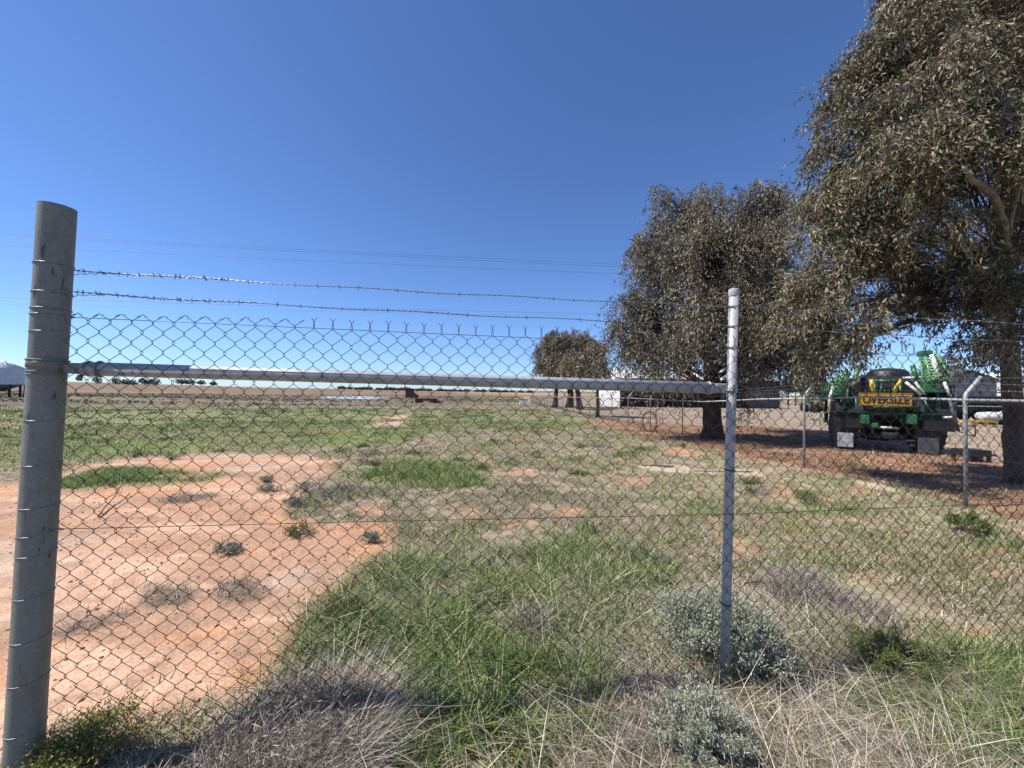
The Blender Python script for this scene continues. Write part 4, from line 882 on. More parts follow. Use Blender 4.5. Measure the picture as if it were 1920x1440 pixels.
for k in range(3):
    for sy in (-1, 1): wheel(Vector((xb-1.0-k*1.15, Yt+sy*.95, g+.48)), .48, .3, tr, 'Y', M['white_sheet'])
mb = MB(); mb.box((xa+1.2, Yt-.6, g+.42), (.1, .1, .84)); mb.build('landing_leg', M['black'], tr)
rebase(tr, (xm, Yt, g))
# stacked black poly pipes on the trailer as a thing of their own
tp = thing('pipe_stack', 'stack of long dark pipes lying on the flat trailer', 'pipes'); mb = MB()
for j in range(3):
    for i in range(7-j): mb.tube([(xa+.4, Yt-.75+i*.25+j*.12, g+1.40+j*.21), (xb-.4, Yt-.75+i*.25+j*.12, g+1.40+j*.21)], .115, 8)
mb.build('pipes', M['black'], tp); rebase(tp, (xm, Yt, g+1.27))
# white boat shaped tank hull / fairing lying in front of it
def hull(px, Y, L, Hh, mat, label, name, cat):
    t = thing(name, label, cat); b_ = GXY(P(px, 780, Y).x, Y); mb = MB(); st = [(-.5, .05, .7), (-.42, .30, .9), (-.2, .48, 1), (.1, .5, 1), (.3, .42, .95), (.45, .22, .75), (.5, .05, .6)]
    n = 12; base = 0
    for (u, r, hh) in st:
        for k in range(n): a = math.pi*2*k/n; mb.v.append(b_ + Vector((u*L, math.cos(a)*r*1.0, .55 + math.sin(a)*Hh*.5*hh)))
    for i in range(len(st)-1):
        for k in range(n): a = i*n; mb.f.append((a+k, a+n+k, a+n+(k+1) % n, a+(k+1) % n)); mb.sm.append(1)
    mb.f.append(tuple(range(n))); mb.f.append(tuple((len(st)-1)*n + k for k in range(n-1, -1, -1))); mb.sm += [0, 0]
    mb.build('shell', mat, t); mb = MB()
    for u in (-.3, .3): mb = MB(); mb.box(b_ + Vector((u*L, 0, .16)), (.12, .9, .34)); mb.build('cradle', M['black'], t)
    rebase(t, b_); return t
hull(1860, 25.5, 1.9, .55, M['white_paint'], 'white rounded tank shell on a cradle in front of the black trailer', 'tank_shell', 'tank')
fr_ = thing('hitch_frame', 'low yellow steel frame on the ground by the white tank shell', 'frame'); b_ = GXY(P(1840, 790, 23.5).x, 23.5); mb = MB()
mb.box(b_ + Vector((0, 0, .28)), (1.9, .12, .10)); mb.box(b_ + Vector((0, .6, .28)), (1.9, .12, .10))
for u in (-.9, -.3, .3, .9): mb.box(b_ + Vector((u, .3, .28)), (.08, .62, .08)); mb.box(b_ + Vector((u, 0, .13)), (.09, .09, .26)); mb.box(b_ + Vector((u, .6, .13)), (.09, .09, .26))
mb.tube([b_ + Vector((.3, 0, .3)), b_ + Vector((.45, 0, .55)), b_ + Vector((.6, 0, .3))], .035, 6); mb.build('frame', M['yellow'], fr_); rebase(fr_, b_)

# silo at the left edge
si = thing('silo', 'pale corrugated silo with a white conical roof on a dark leg frame, left edge', 'silo'); Ys = 62; c = P(6, 700, Ys); r = 36*Ys/F/1.35; g = float(gz(c.x, Ys)); z0 = P(6, 721, Ys).z; z1 = P(6, 691, Ys).z; z2 = P(6, 677, Ys).z
mb = MB(); prof = []
nrib = 14
for i in range(nrib*2+1): prof.append((r + (.05 if i % 2 else 0), z0 + (z1-z0)*i/(nrib*2)))
mb.lathe((c.x, Ys, 0), prof, 40); mb.build('body', M['blue_sheet'], si)
mb = MB(); mb.lathe((c.x, Ys, 0), [(r+.15, z1-.02), (r+.15, z1+.04), (r*.18, z2-.15), (r*.16, z2), (.05, z2+.05)], 40)
for k in range(12):
    a = 2*math.pi*k/12; mb.tube([(c.x + (r+.12)*math.cos(a), Ys + (r+.12)*math.sin(a), z1+.07), (c.x + r*.2*math.cos(a), Ys + r*.2*math.sin(a), z2-.11)], .035, 4)
mb.build('roof', M['white_sheet'], si)
mb = MB(); mb.lathe((c.x, Ys, 0), [(.25, z0-1.0), (r*.95, z0-.02), (r*.9, z0-.01)], 24); mb.build('hopper', M['dark_sheet'], si)
for k in range(10):
    a = 2*math.pi*(k+.5)/10; mb = MB(); q = (c.x + r*.96*math.cos(a), Ys + r*.96*math.sin(a)); mb.tube([(q[0], q[1], g-.1), (q[0], q[1], z0)], .09, 6); mb.build('leg', M['black'], si)
mb = MB(); mb.ring((c.x, Ys, (g+z0)/2), (0, 0, 1), r*.96, .06, 30); mb.build('brace', M['black'], si)
rebase(si, (c.x, Ys, g))
# dark bin and low steel culvert out in the fallow, white trough
tk = thing('rusty_bin', 'tall rusty brown steel bin with a low wing standing out in the paddock', 'bin'); b_ = GXY(P(768, 745, 120).x, 120); mb = MB()
zt_ = P(768, 729, 120).z - b_.z
mb.box(b_ + Vector((0, 0, zt_/2)), (2.0, 2.0, zt_), taper=1.1, bev=.05); mb.box(b_ + Vector((0, 0, zt_+.05)), (2.4, 2.3, .12)); mb.build('body', M['rust'], tk)
mb = MB(); mb.prism([b_ + Vector((1.05, -1, 0)), b_ + Vector((2.5, -1, 0)), b_ + Vector((2.5, -1, .9)), b_ + Vector((1.05, -1, 1.6))], (0, 2, 0)); mb.build('wing', M['rust'], tk); rebase(tk, b_)
cu = thing('loading_ramp', 'low dark steel ramp with an open middle out past the green field', 'ramp'); Yc = 68; b_ = GXY(P(800, 757, Yc).x, Yc); mb = MB(); zt_ = .62
mb.box(b_ + Vector((-1.35, 0, zt_/2)), (.8, 2, zt_), bev=.04); mb.build('support', M['rust'], cu); mb = MB(); mb.box(b_ + Vector((1.15, 0, zt_/2)), (.9, 2, zt_), bev=.04); mb.build('support', M['rust'], cu)
mb = MB(); mb.box(b_ + Vector((-.1, 0, zt_+.07)), (3.4, 2.1, .14)); mb.box(b_ + Vector((-.1, -1.0, zt_-.1)), (3.3, .08, .22)); mb.build('deck', M['rust'], cu)
mb = MB(); mb.prism([b_ + Vector((1.62, -.9, 0)), b_ + Vector((2.9, -.9, 0)), b_ + Vector((1.62, -.9, zt_))], (0, 1.8, 0)); mb.build('ramp_plate', M['rust'], cu); rebase(cu, b_)
wt = thing('water_trough', 'small white trough on the ground left of the far gum trees', 'trough'); b_ = GXY(P(985, 755, 66).x, 66); mb = MB()
for dx_, dy_, sx2, sy2 in ((0, -.4, 1.9, .1), (0, .4, 1.9, .1), (-.93, 0, .1, .72), (.93, 0, .1, .72)): mb.box(b_ + Vector((dx_, dy_, .3)), (sx2, sy2, .6), bev=.02)
mb.box(b_ + Vector((0, 0, .1)), (1.7, .68, .1)); mb.build('basin', M['white_sheet'], wt); rebase(wt, b_)
# log on the boundary verge
def stick(name, pts, r, mat, label, cat, forks=()):
    mb = MB(); mb.tube(pts, [r*(1-.5*i/len(pts)) for i in range(len(pts))], 7)
    for f in forks: mb.tube(f, [r*.6*(1-.6*i/len(f)) for i in range(len(f))], 6)
    o = mb.build(name, mat); tag(o, label, cat); return o
def gp(px, py, dz=0): p = G(px, py); p.z += dz; return p
stick('branch', [gp(184,972,.02), gp(196,958,.05), gp(212,945,.08), gp(222,935,.12), gp(226,924,.16)], .012, M['wood'], 'thin bent brown stick on the dirt beside the thick post', 'stick')
stick('branch', [gp(940,1438,.02), gp(922,1412,.07), gp(900,1403,.10), gp(880,1398,.10)], .007, M['wood'], 'white curved dead branch with twigs at the bottom centre', 'branch',
      ([gp(900,1403,.10), gp(895,1380,.13), gp(905,1350,.17), gp(925,1340,.15)], [gp(922,1412,.08), gp(950,1395,.12), gp(990,1390,.10)]))
stick('branch', [gp(780,1438,.04), gp(800,1420,.09), gp(812,1410,.12), gp(835,1415,.11)], .006, M['wood'], 'pale forked dead twig left of the curved branch at the bottom', 'branch', ([gp(800,1420,.09), gp(775,1385,.15), gp(765,1370,.17)],))
stick('log', [gp(1202,873,.02), gp(1225,874,.03), gp(1262,877,.02)], .035, M['wood'], 'pale short log lying in the verge grass left of the slim post', 'log')
stick('log', [gp(1300,884,.02), gp(1350,886,.03), gp(1412,886,.02)], .02, M['wood'], 'long thin pale log behind the slim fence post', 'log')
stick('branch', [gp(1386,1100,.02), gp(1410,1098,.03), gp(1440,1097,.03)], .009, M['rust'], 'reddish brown stick right of the slim fence post', 'stick')

# ------------------------------------------------------------------ bushes
def bush(name, label, cat, base, r, h, mat, n, L, Wd, stems=14, group=None, seed=0, up=.6, stemmat=None, flat=1.0):
    rs = np.random.default_rng(seed+500); t = thing(name, label, cat, group); mb = MB(); base = Vector(base); tips = []
    for k in range(stems):
        a = rs.uniform(0, 6.28); rr2 = r*rs.random()**.5; q = Vector((math.cos(a)*rr2, math.sin(a)*rr2*flat, h*rs.uniform(.45, 1)*(1-.45*(rr2/r)**2)))
        m_ = Vector((q.x*.35, q.y*.35, q.z*.6)) + Vector(rs.normal(size=3)*r*.06); mb.tube([base, base+m_, base+q], [.004+.01*r, .003+.004*r, .0015], 5, cap=False); tips.append((m_, q))
    mb.build('stem', stemmat or M['wood'], t)
    ti = rs.integers(0, len(tips), n); s = rs.uniform(.35, 1.08, n)
    m0 = np.array([tips[i][0] for i in ti]); q0 = np.array([tips[i][1] for i in ti]); sp = rs.normal(size=(n, 3))*r*(.06 if stems > 60 else .12)
    p = m0 + (q0-m0)*s[:, None] + sp; p[:, 2] = np.abs(p[:, 2]) + .005; p = p + np.array(base)[None]
    d = rs.normal(size=(n, 3))*.6 + np.array([0, 0, up]) + (p - np.array(base)[None])*.8
    V, T = leaves(p, d, L*rs.uniform(.6, 1.3, n), Wd*rs.uniform(.7, 1.3, n)); mesh_np('foliage', V, None, T, mat, t, {'v': np.repeat(np.clip(rs.normal(size=n)*.22+.5, 0, 1), 4)})
    rebase(t, base); return t
bush('saltbush', 'silvery grey saltbush growing behind the foot of the slim post', 'bush', gp(1345,1235), .40, .36, M['leaf_salt'], 30000, .021, .0062, 120, 'silver saltbushes', 1)
bush('saltbush', 'silvery saltbush in front of the slim post at the bottom edge', 'bush', gp(1310,1425), .22, .30, M['leaf_salt'], 14000, .017, .005, 80, 'silver saltbushes', 2)
bush('bush', 'yellow green rounded bush on bare soil right of the saltbush', 'bush', gp(1668,1262), .24, .27, M['leaf_bush'], 9000, .014, .0045, 64, None, 3)
bush('weed', 'yellow green leafy weed at the foot of the thick corner post', 'weed', gp(150,1425), .21, .15, M['leaf_weed'], 4200, .016, .007, 26, None, 4)
bush('bush', 'dark green low weed on the right of the verge', 'bush', gp(1818,1000), .16, .22, M['leaf_bush'], 1500, .03, .012, 12, None, 5)
sm = [(500,903,.16,'salt','upper grey plant of the pair on the orange dirt'),(504,921,.15,'bush','lower plant of the pair on the orange dirt'),(573,922,.20,'salt','largest grey plant at the edge of the orange dirt'),(548,950,.16,'salt','grey plant lowest at the dirt edge corner'),
      (617,932,.14,'salt','grey plant standing furthest into the verge from the dirt edge'),(422,1038,.13,'salt','lone grey green plant in the middle of the orange dirt'),(693,1018,.12,'bush','small dark plant at the right tip of the orange dirt'),(566,1002,.16,'bush','small green tuft on the dirt edge below the grey plants'),
      (960,862,.25,'salt','low grey plant in the verge past the bright grass patch'),(1005,858,.2,'bush','dark low plant in the verge left of the slim post'),(926,830,.2,'bush','small dark plant in the verge beyond the bright patch'),(322,862,.22,'bush','small dark plant above the left bright grass patch'),
      (640,1160,.16,'bush','dark green plant left of the lush grass'),(1508,940,.22,'bush','bright green tuft in the verge right of the slim post'),(1278,838,.18,'bush','green tuft at the foot of a boundary post')]
for k_, (px, py, r, kd, lb_) in enumerate(sm):
    b_ = gp(px, py); bush('small_bush', lb_, 'plant', b_, r*(.8 + .35*((k_*37) % 10)/10), r*(.55 + .4*((k_*53) % 10)/10), M['leaf_salt'] if (kd == 'salt' or k_ < 7) else M['leaf_bush'], 620 if b_.y < 8 else 450, .032, .008, 18, None, 20+k_)
def deadbush(label, base, r, h, n, seed, wind):
    rs = np.random.default_rng(seed); t = thing('dead_bush', label, 'bush', None); base = Vector(base)
    a = rs.uniform(0, 6.28, n); q = r*rs.random(n)**.5; x = base.x + np.cos(a)*q*.75; y = base.y + np.sin(a)*q*.75
    V, Q, T = blades(x, y, h*rs.uniform(.5, 1.1, n), np.full(n, .0026), 1.3, .9, wind)
    k2 = n*2; a = rs.uniform(0, 6.28, k2); q = r*rs.random(k2)**.5; p = np.stack([base.x+np.cos(a)*q, base.y+np.sin(a)*q, base.z + rs.uniform(.02, 1, k2)*h*(1-.5*(q/r)**2)], 1)
    d = rs.normal(size=(k2, 3)) + np.array([wind[0], wind[1], .5]); V3, T3 = leaves(p, d, rs.uniform(.02, .07, k2), np.full(k2, .0032), 0)
    mesh_np('twigs', np.concatenate([V, V3]), Q, np.concatenate([T, T3+len(V)]), M['grey'], t, {'v': np.concatenate([np.repeat(rs.random(n), 7), np.repeat(rs.random(k2)*.8, 4)])})
    rebase(t, base); return t
deadbush('big grey dead twiggy bush at the bottom left under the netting', gp(560,1432), .40, .27, 5200, 1, (.45, .15))
deadbush('grey dead bush right of the slim post beyond the saltbush', gp(1500,1120), .26, .24, 1700, 2, (0, 0))
deadbush('spiky grey dead bush within the lush grass', gp(990,1190), .12, .22, 420, 3, (0, 0))
deadbush('low grey dead bush right of the reddish stick', gp(1590,1150), .3, .14, 1200, 4, (0, 0))
deadbush('dead grey bush tangled behind the second saltbush', gp(1215,1370), .26, .2, 1500, 5, (.2, 0))

# ------------------------------------------------------------------ boom sprayer
sp = thing('boom_sprayer', 'green trailed boom sprayer with folded booms and a yellow oversize sign', 'sprayer'); Yp = 10.7
YAW = math.radians(30); spA = P(1664, 740, Yp); spA.z = 0; spF = Vector((math.sin(YAW), math.cos(YAW), 0)); spL = Vector((math.cos(YAW), -math.sin(YAW), 0))
def S(cx, cy, Y=Yp):                                                       # local point on the machine's plane at depth Y
    d = ray(1500 + cx/4.571, 620 + cy/4.571); k = ((Y-Yp) + spA.dot(spF)) / (d.x*spF.x + d.y*spF.y); w = Vector((d.x*k, d.y*k, EYE + d.z*k))
    return Vector(((w-spA).dot(spL), Y, w.z))
def bar(pts, r, mat, name='strut', parent=None, n=8): mb = MB(); mb.tube(pts, r, n); return mb.build(name, mat, parent or sp)
gS = float(gz(spA.x, spA.y + .8))
def sbox(cx0, cy0, cx1, cy1, Y0, Y1, mat, name, parent=None, bev=.02, taper=1):
    a = S(cx0, cy0, Y0); b_ = S(cx1, cy1, Y0); mb = MB(); mb.box(((a.x+b_.x)/2, (Y0+Y1)/2, (a.z+b_.z)/2), (abs(b_.x-a.x), Y1-Y0, abs(a.z-b_.z)), bev=bev, taper=taper); return mb.build(name, mat, parent or sp)
for cx in (390, 1110):
    x = S(cx, 900, Yp+.75).x; R = .86; c = Vector((x, Yp+1.15, gS+R)); wd = .46; mb = MB()
    mb.lathe(c, [(R*.52, -wd/2), (R*.93, -wd/2), (R, -wd*.36), (R, wd*.36), (R*.93, wd/2), (R*.52, wd/2)], 36, 'X')
    for k in range(26):
        for sd_ in (-1, 1):
            a = 2*math.pi*(k + (.5 if sd_ > 0 else 0))/26; p = c + Vector((sd_*wd*.22, math.cos(a)*R*1.005, math.sin(a)*R*1.005)); M3 = Matrix.Rotation(a, 3, 'X') @ Matrix.Rotation(sd_*.6, 3, 'Y'); mb.box(p, (wd*.5, .05, .05), Matrix.Rotation(a + math.pi/2*0, 3, 'X'))
    w = mb.build('wheel', M['rubber'], sp); mb = MB(); mb.lathe(c, [(R*.54, -wd*.4), (R*.5, -wd*.2), (R*.15, -wd*.25), (R*.15, wd*.25), (R*.5, wd*.2), (R*.54, wd*.4)], 24, 'X'); mb.build('rim', M['yellow'], w)
# mudguards arching over the wheels with pale flaps hanging behind
for k_, cx in enumerate((390, 1110)):
    x = S(cx, 900, Yp+.75).x; R = .98; mb = MB(); n = 14; w2 = .30; pr = []
    for i in range(n+1): a = math.radians(-10 + 200*i/n); pr.append(Vector((0, Yp+1.15 - math.cos(a)*R*1.0, gS + .86 + math.sin(a)*R)))
    for i in range(n):
        a, b_ = pr[i], pr[i+1]; mb.prism([a + Vector((x-w2, 0, 0)), a + Vector((x+w2, 0, 0)), b_ + Vector((x+w2, 0, 0)), b_ + Vector((x-w2, 0, 0))], (0, 0, .03))
    mb.build('mudguard', M['black'], sp)
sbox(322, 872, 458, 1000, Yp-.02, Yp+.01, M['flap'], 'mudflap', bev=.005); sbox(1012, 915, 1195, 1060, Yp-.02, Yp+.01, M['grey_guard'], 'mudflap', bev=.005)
sbox(330, 722, 470, 880, Yp+.32, Yp+.36, M['black'], 'shade_fill_panel', bev=.01); sbox(985, 735, 1205, 930, Yp+.30, Yp+.36, M['black'], 'shade_fill_panel', bev=.01); sbox(470, 724, 985, 880, Yp+1.6, Yp+1.7, M['black'], 'underbody_shade_fill', bev=.01); sbox(420, 560, 1060, 690, Yp+.5, Yp+.56, M['black'], 'shade_fill_panel', bev=.01)  # black sheets added to fill in the shadowed mass of the machine
# chassis and axle
sbox(275, 690, 1240, 722, Yp+.1, Yp+.28, M['green_paint'], 'cross_beam'); mb = MB()
for cx in (560, 960): a = S(cx, 760); mb.box((a.x, Yp+2.2, a.z), (.16, 4.6, .26), bev=.02)
mb.build('chassis_rail', M['green_paint'], sp); bar([Vector((S(360, 0).x, Yp+1.15, gS+.86)), Vector((S(1140, 0).x, Yp+1.15, gS+.86))], .08, M['black'], 'axle', n=12)
# tank: rounded barrel lying lengthways, dark
mb = MB(); c = S(750, 560); hw = 1.0; n = 24; base = 0
for (yy, s_) in ((Yp+.55, .80), (Yp+.62, .95), (Yp+.8, 1), (Yp+3.3, 1), (Yp+3.5, .95), (Yp+3.56, .8)):
    for k in range(n): a = 2*math.pi*k/n; ca, sa = math.cos(a), math.sin(a); mb.v.append(Vector((c.x + math.copysign(abs(ca)**.6, ca)*hw*s_*.82, yy, gS+1.55 + math.copysign(abs(sa)**.6, sa)*.62*s_)))
for i in range(5):
    for k in range(n): a = i*n; mb.f.append((a+k, a+n+k, a+n+(k+1) % n, a+(k+1) % n)); mb.sm.append(1)
mb.f.append(tuple(range(n))); mb.f.append(tuple(5*n + k for k in range(n-1, -1, -1))); mb.sm += [0, 0]
tank = mb.build('tank', M['black'], sp)
a = S(750, 405, Yp+1.6); mb = MB(); mb.lathe((a.x, Yp+1.6, a.z-.25), [(.48, 0), (.50, .2), (.46, .42), (.36, .50), (.12, .54)], 22); mb.build('tank_hatch', M['grey_guard'] if False else M['black'], tank)
# rear centre frame: uprights, cross rails, pump and hose clutter
for cy in (430, 520, 655): bar([S(630, cy, Yp+.2), S(880 if cy < 600 else 1000, cy, Yp+.2)], .034, M['green_paint'], 'rail')
for cx in (640, 700, 800, 860): bar([S(cx, 425, Yp+.2), S(cx, 700, Yp+.2)], .026, M['green_paint'], 'upright')
for cx in (380, 480, 1080, 1180): bar([S(cx, 560, Yp+.3), S(cx, 770, Yp+.3)], .055, M['green_paint'], 'upright')
sbox(350, 560, 510, 690, Yp+.32, Yp+.9, M['green_paint'], 'spray_cabinet'); sbox(1015, 600, 1075, 700, Yp+.1, Yp+.4, M['grey_guard'], 'control_box'); sbox(1080, 560, 1260, 690, Yp+.35, Yp+1.0, M['black'], 'chemical_locker')
bar([S(612, 420, Yp), S(612, 470, Yp-.02), S(625, 500, Yp), S(628, 540, Yp+.05)], .045, M['yellow'], 'hose'); bar([S(872, 415, Yp), S(850, 450, Yp-.03), S(820, 490, Yp), S(805, 540, Yp+.05)], .04, M['yellow'], 'hose')
for k in range(6): cx = 660 + k*36; bar([S(cx, 440, Yp+.1), S(cx + 10*math.sin(k), 480, Yp-.02), S(cx+14, 520, Yp+.1)], .016, M['black'], 'hose')
sbox(600, 790, 680, 835, Yp-.05, Yp+.5, M['green_paint'], 'tow_bracket'); sbox(660, 822, 860, 850, Yp+.0, Yp+.3, M['green_paint'], 'tow_beam'); bar([S(690, 828, Yp-.02), S(790, 832, Yp-.02)], .03, M['white_paint'], 'hose')
for cx in (520, 600, 900, 960): bar([S(cx, 720, Yp+.6), S(cx + 30, 900, Yp+.6)], .05, M['black'], 'drain_pipe')
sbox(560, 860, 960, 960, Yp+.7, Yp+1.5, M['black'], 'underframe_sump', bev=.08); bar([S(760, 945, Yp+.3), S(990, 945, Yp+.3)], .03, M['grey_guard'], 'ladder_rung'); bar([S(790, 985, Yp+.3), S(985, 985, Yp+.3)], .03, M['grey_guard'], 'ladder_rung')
# sign
a = S(505, 533, Yp-.05); b_ = S(968, 655, Yp-.05); mb = MB(); cen = Vector(((a.x+b_.x)/2, Yp-.05, (a.z+b_.z)/2)); Wd_ = b_.x-a.x; Hd = a.z-b_.z
mb.box(cen, (Wd_, .02, Hd), bev=.004); sign = mb.build('sign_plate', M['sign'], sp)
mb = MB()
for z_ in (-1, 1): mb.box(cen + Vector((0, -.013, z_*(Hd/2-.018))), (Wd_-.04, .005, .014))
for x_ in (-1, 1): mb.box(cen + Vector((x_*(Wd_/2-.018), -.013, 0)), (.014, .005, Hd-.05))
mb.build('border', M['ink'], sign)
cu_ = bpy.data.curves.new('sign_lettering', 'FONT'); cu_.body = 'OVERSIZE'; cu_.size = Hd*.80; cu_.align_x = 'CENTER'; cu_.align_y = 'CENTER'; cu_.extrude = .003; cu_.offset = .008; cu_.space_character = 1.05
ot = bpy.data.objects.new('tmp', cu_); col.objects.link(ot); dg = bpy.context.evaluated_depsgraph_get(); me = bpy.data.meshes.new_from_object(ot.evaluated_get(dg)); bpy.data.objects.remove(ot)
me.materials.clear(); me.materials.append(M['ink']); ol = bpy.data.objects.new('lettering', me); col.objects.link(ol); ol.parent = sign
xs_ = [v.co.x for v in me.vertices]; sc = (Wd_*.86)/(max(xs_)-min(xs_)); me.transform(Matrix.Translation((cen.x, cen.y-.016, cen.z-.01)) @ Matrix.Rotation(math.pi/2, 4, 'X') @ Matrix.Diagonal((sc, 1, 1, 1)))
for cx in (560, 900): bar([S(cx, 530, Yp), S(cx, 500, Yp+.1)], .015, M['black'], 'bracket')
# lattice booms
def lattice(p0, p1, wid, hei, mat, name, nbay=8, r=.02, parent=None, taper=.7):
    p0 = Vector(p0); p1 = Vector(p1); d = (p1-p0).normalized(); side = d.cross(Vector((0, 0, 1))); side = side.normalized() if side.length > .1 else Vector((1, 0, 0)); upv = side.cross(d).normalized(); mb = MB(); ch = []
    for (u, v) in ((-1, -1), (1, -1), (1, 1), (-1, 1)):
        a = p0 + side*u*wid/2 + upv*v*hei/2; b_ = p1 + side*u*wid/2*taper + upv*v*hei/2*taper; mb.tube([a, b_], r, 6); ch.append((a, b_))
    for i in range(nbay):
        for k in range(4):
            a = ch[k][0].lerp(ch[k][1], i/nbay); b_ = ch[(k+1) % 4][0].lerp(ch[(k+1) % 4][1], (i+1)/nbay); mb.tube([a, b_], r*.55, 5); c2 = ch[(k+1) % 4][0].lerp(ch[(k+1) % 4][1], i/nbay); mb.tube([a, c2], r*.55, 5)
    return mb.build(name, mat, parent or sp)
# right side: tall folded section leaning forward, its cap, white arm
lattice(S(1180, 440, Yp+.1), S(1095, 205, Yp+.5), .42, .34, M['lightgreen'], 'boom_section', 9, .024, taper=.55)
sbox(1045, 168, 1142, 205, Yp+.3, Yp+.7, M['green_paint'], 'boom_cap')
bar([S(1125, 210, Yp+.2), S(1160, 300, Yp+.1), S(1215, 430, Yp+.05)], .055, M['white_paint'], 'arm'); bar([S(1235, 440, Yp), S(1285, 560, Yp-.05)], .035, M['white_paint'], 'arm')
sbox(1060, 432, 1248, 530, Yp+.05, Yp+.6, M['green_paint'], 'boom_hinge'); bar([S(905, 440, Yp), S(1040, 550, Yp-.05)], .035, M['white_paint'], 'hydraulic_ram'); bar([S(985, 440, Yp+.1), S(1070, 545, Yp)], .03, M['white_paint'], 'hydraulic_ram')
bar([S(880, 405, Yp+.3), S(1060, 400, Yp+.3)], .03, M['white_paint'], 'rail'); bar([S(965, 300, Yp+.4), S(1000, 420, Yp+.3)], .06, M['green_paint'], 'boom_tip')
# left side
lattice(S(300, 500, Yp+.1), S(385, 350, Yp+.3), .26, .2, M['lightgreen'], 'boom_section', 5, .022, taper=.8); bar([S(460, 430, Yp+.3), S(498, 310, Yp+.5)], .05, M['lightgreen'], 'boom_tip'); bar([S(480, 430, Yp+.35), S(512, 315, Yp+.5)], .03, M['white_paint'], 'arm')
sbox(290, 480, 420, 560, Yp+.1, Yp+.6, M['green_paint'], 'boom_hinge'); mb = MB(); a = S(545, 440, Yp+1); mb.lathe((a.x, a.y, a.z-.35), [(.30, 0), (.34, .15), (.30, .35), (.14, .52), (.05, .56)], 16); mb.build('induction_hopper', M['black'], sp)
# booms folded forward along both sides
for cx, sgn in ((300, -1), (1250, 1)):
    a = S(cx, 540, Yp+.3); lattice(a, a + Vector((.15*sgn, 2.6, .1)), .3, .42, M['green_paint'], 'boom', 11, .028, taper=.6)
bar([S(285, 480, Yp-.05), S(258, 560, Yp-.1), S(245, 700, Yp-.1)], .035, M['white_paint'], 'arm')
mb = MB(); fr2 = [S(165, 705, Yp-.1), S(250, 700, Yp-.1), S(240, 800, Yp-.1), S(170, 815, Yp-.1)]
for i in range(4): mb.tube([fr2[i], fr2[(i+1) % 4]], .013, 6)
mb.tube([fr2[0], fr2[2]], .009, 5); mb.build('boom_end_guard', M['lightgreen'], sp)
bar([S(1285, 590, Yp-.05), S(1310, 700, Yp-.1), S(1355, 860, Yp-.12)], .04, M['grey_guard'], 'arm'); bar([S(1225, 745, Yp), S(1340, 740, Yp)], .03, M['white_paint'], 'rail')
mb = MB(); fr2 = [S(1395, 830, Yp-.12), S(1505, 812, Yp-.12), S(1500, 908, Yp-.12), S(1405, 880, Yp-.12)]
for i in range(4): mb.tube([fr2[i], fr2[(i+1) % 4]], .013, 6)
mb.tube([fr2[0], fr2[2]], .010, 5); mb.tube([fr2[1], fr2[3]], .010, 5); mb.tube([S(1355, 860, Yp-.12), fr2[3]], .015, 5); mb.tube([S(1345, 800, Yp-.12), fr2[0]], .015, 5); mb.build('boom_end_guard', M['black'], sp)
# drawbar forward
bar([Vector((S(600, 0).x, Yp+4.5, gS+.8)), Vector((S(760, 0).x, Yp+6.4, gS+.55)), Vector((S(960, 0).x, Yp+4.5, gS+.8))], .07, M['green_paint'], 'drawbar')
bar([Vector((S(760, 0).x, Yp+6.2, gS+.6)), Vector((S(760, 0).x, Yp+6.2, gS))], .05, M['black'], 'jack_stand')
rebase(sp, (S(750, 0).x, Yp+1.15, gS)); q = spA + spL*S(750, 0).x + spF*1.15; sp.location = (q.x, q.y, gS); sp.rotation_euler = (0, 0, -YAW)
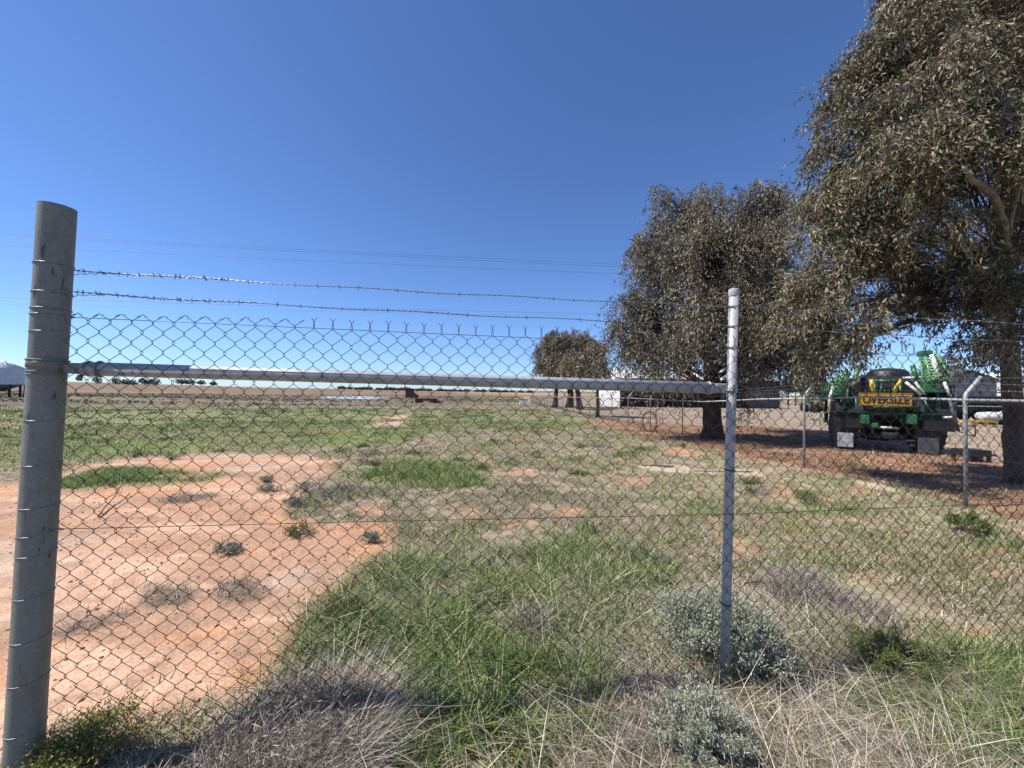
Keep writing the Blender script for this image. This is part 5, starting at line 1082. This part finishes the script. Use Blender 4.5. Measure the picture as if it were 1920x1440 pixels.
# black steel stand right of the sprayer
st = thing('steel_stand', 'black steel stand on short legs on the ground right of the sprayer', 'stand'); Ya = 9.1; a = P(1800, 841, Ya); b_ = P(1841, 874, Ya); g = float(gz((a.x+b_.x)/2, Ya)); mb = MB(); zt_ = a.z-g; wdt = b_.x-a.x
mb.box(((a.x+b_.x)/2, Ya, g+zt_-.08), (wdt, .4, .14), bev=.01); mb.build('top', M['black'], st)
for sx3 in (0.06, .94):
    for sy3 in (-.16, .16): mb = MB(); mb.box((a.x+wdt*sx3, Ya+sy3, g+(zt_-.15)/2), (.06, .05, zt_-.15)); mb.build('leg', M['black'], st)
mb = MB(); mb.box((a.x+wdt*.72, Ya-.05, g+zt_*.45), (wdt*.36, .05, zt_*.7)); mb.build('panel', M['grey_guard'], st); rebase(st, ((a.x+b_.x)/2, Ya, g))

# ------------------------------------------------------------------ power lines between far poles
def pole(x, y, top, label):
    t = thing('power_pole', label, 'pole'); b_ = GXY(x, y); mb = MB(); mb.tube([b_ - Vector((0, 0, .2)), Vector((x, y, top+.4))], [.17, .11], 10); mb.build('pole', M['wood'], t)
    mb = MB(); mb.box((x, y, top-.15), (.12, 2.4, .14)); mb.build('crossarm', M['wood'], t); rebase(t, b_)
Yw = 38
def cable(p0, p1, Y0, Y1, r, label, sag=.5):
    a = P(*p0, Y0); b_ = P(*p1, Y1); d = b_-a; a2 = a - d*.35; b2_ = b_ + d*.95; mb = MB(); n = 40
    mb.tube([a2.lerp(b2_, i/n) - Vector((0, 0, sag*4*(i/n)*(1-i/n) - 0)) for i in range(n+1)], r, 5); o = mb.build('power_line', M['cable']); tag(o, label, 'power line', 'overhead power lines'); return a2, b2_
for (y0, y1, dY, lb_) in ((438, 495, 0, 'topmost thin power line crossing the blue sky'), (441, 500, .8, 'second power line just under the topmost one'), (461, 513, 1.6, 'third power line down in the upper group'), (558, 588, 0, 'upper wire of the low pair of power lines'), (570, 592, .8, 'lowest thin wire just above the netting tops')):
    ends = cable((0, y0-6), (1180, y1-8), Yw+dY, Yw+8+dY, .011 if y0 != 570 else .006, lb_, .6)
    if y0 == 438: E0 = ends
pole(E0[0].x, E0[0].y+.8, E0[0].z+.1, 'wooden power pole at the left end of the wires'); pole(E0[1].x, E0[1].y+.8, E0[1].z+.1, 'wooden power pole behind the large gum tree')
print('objects', len(bpy.data.objects), 'tris', sum(len(o.data.polygons) for o in bpy.data.objects if o.type == 'MESH'))
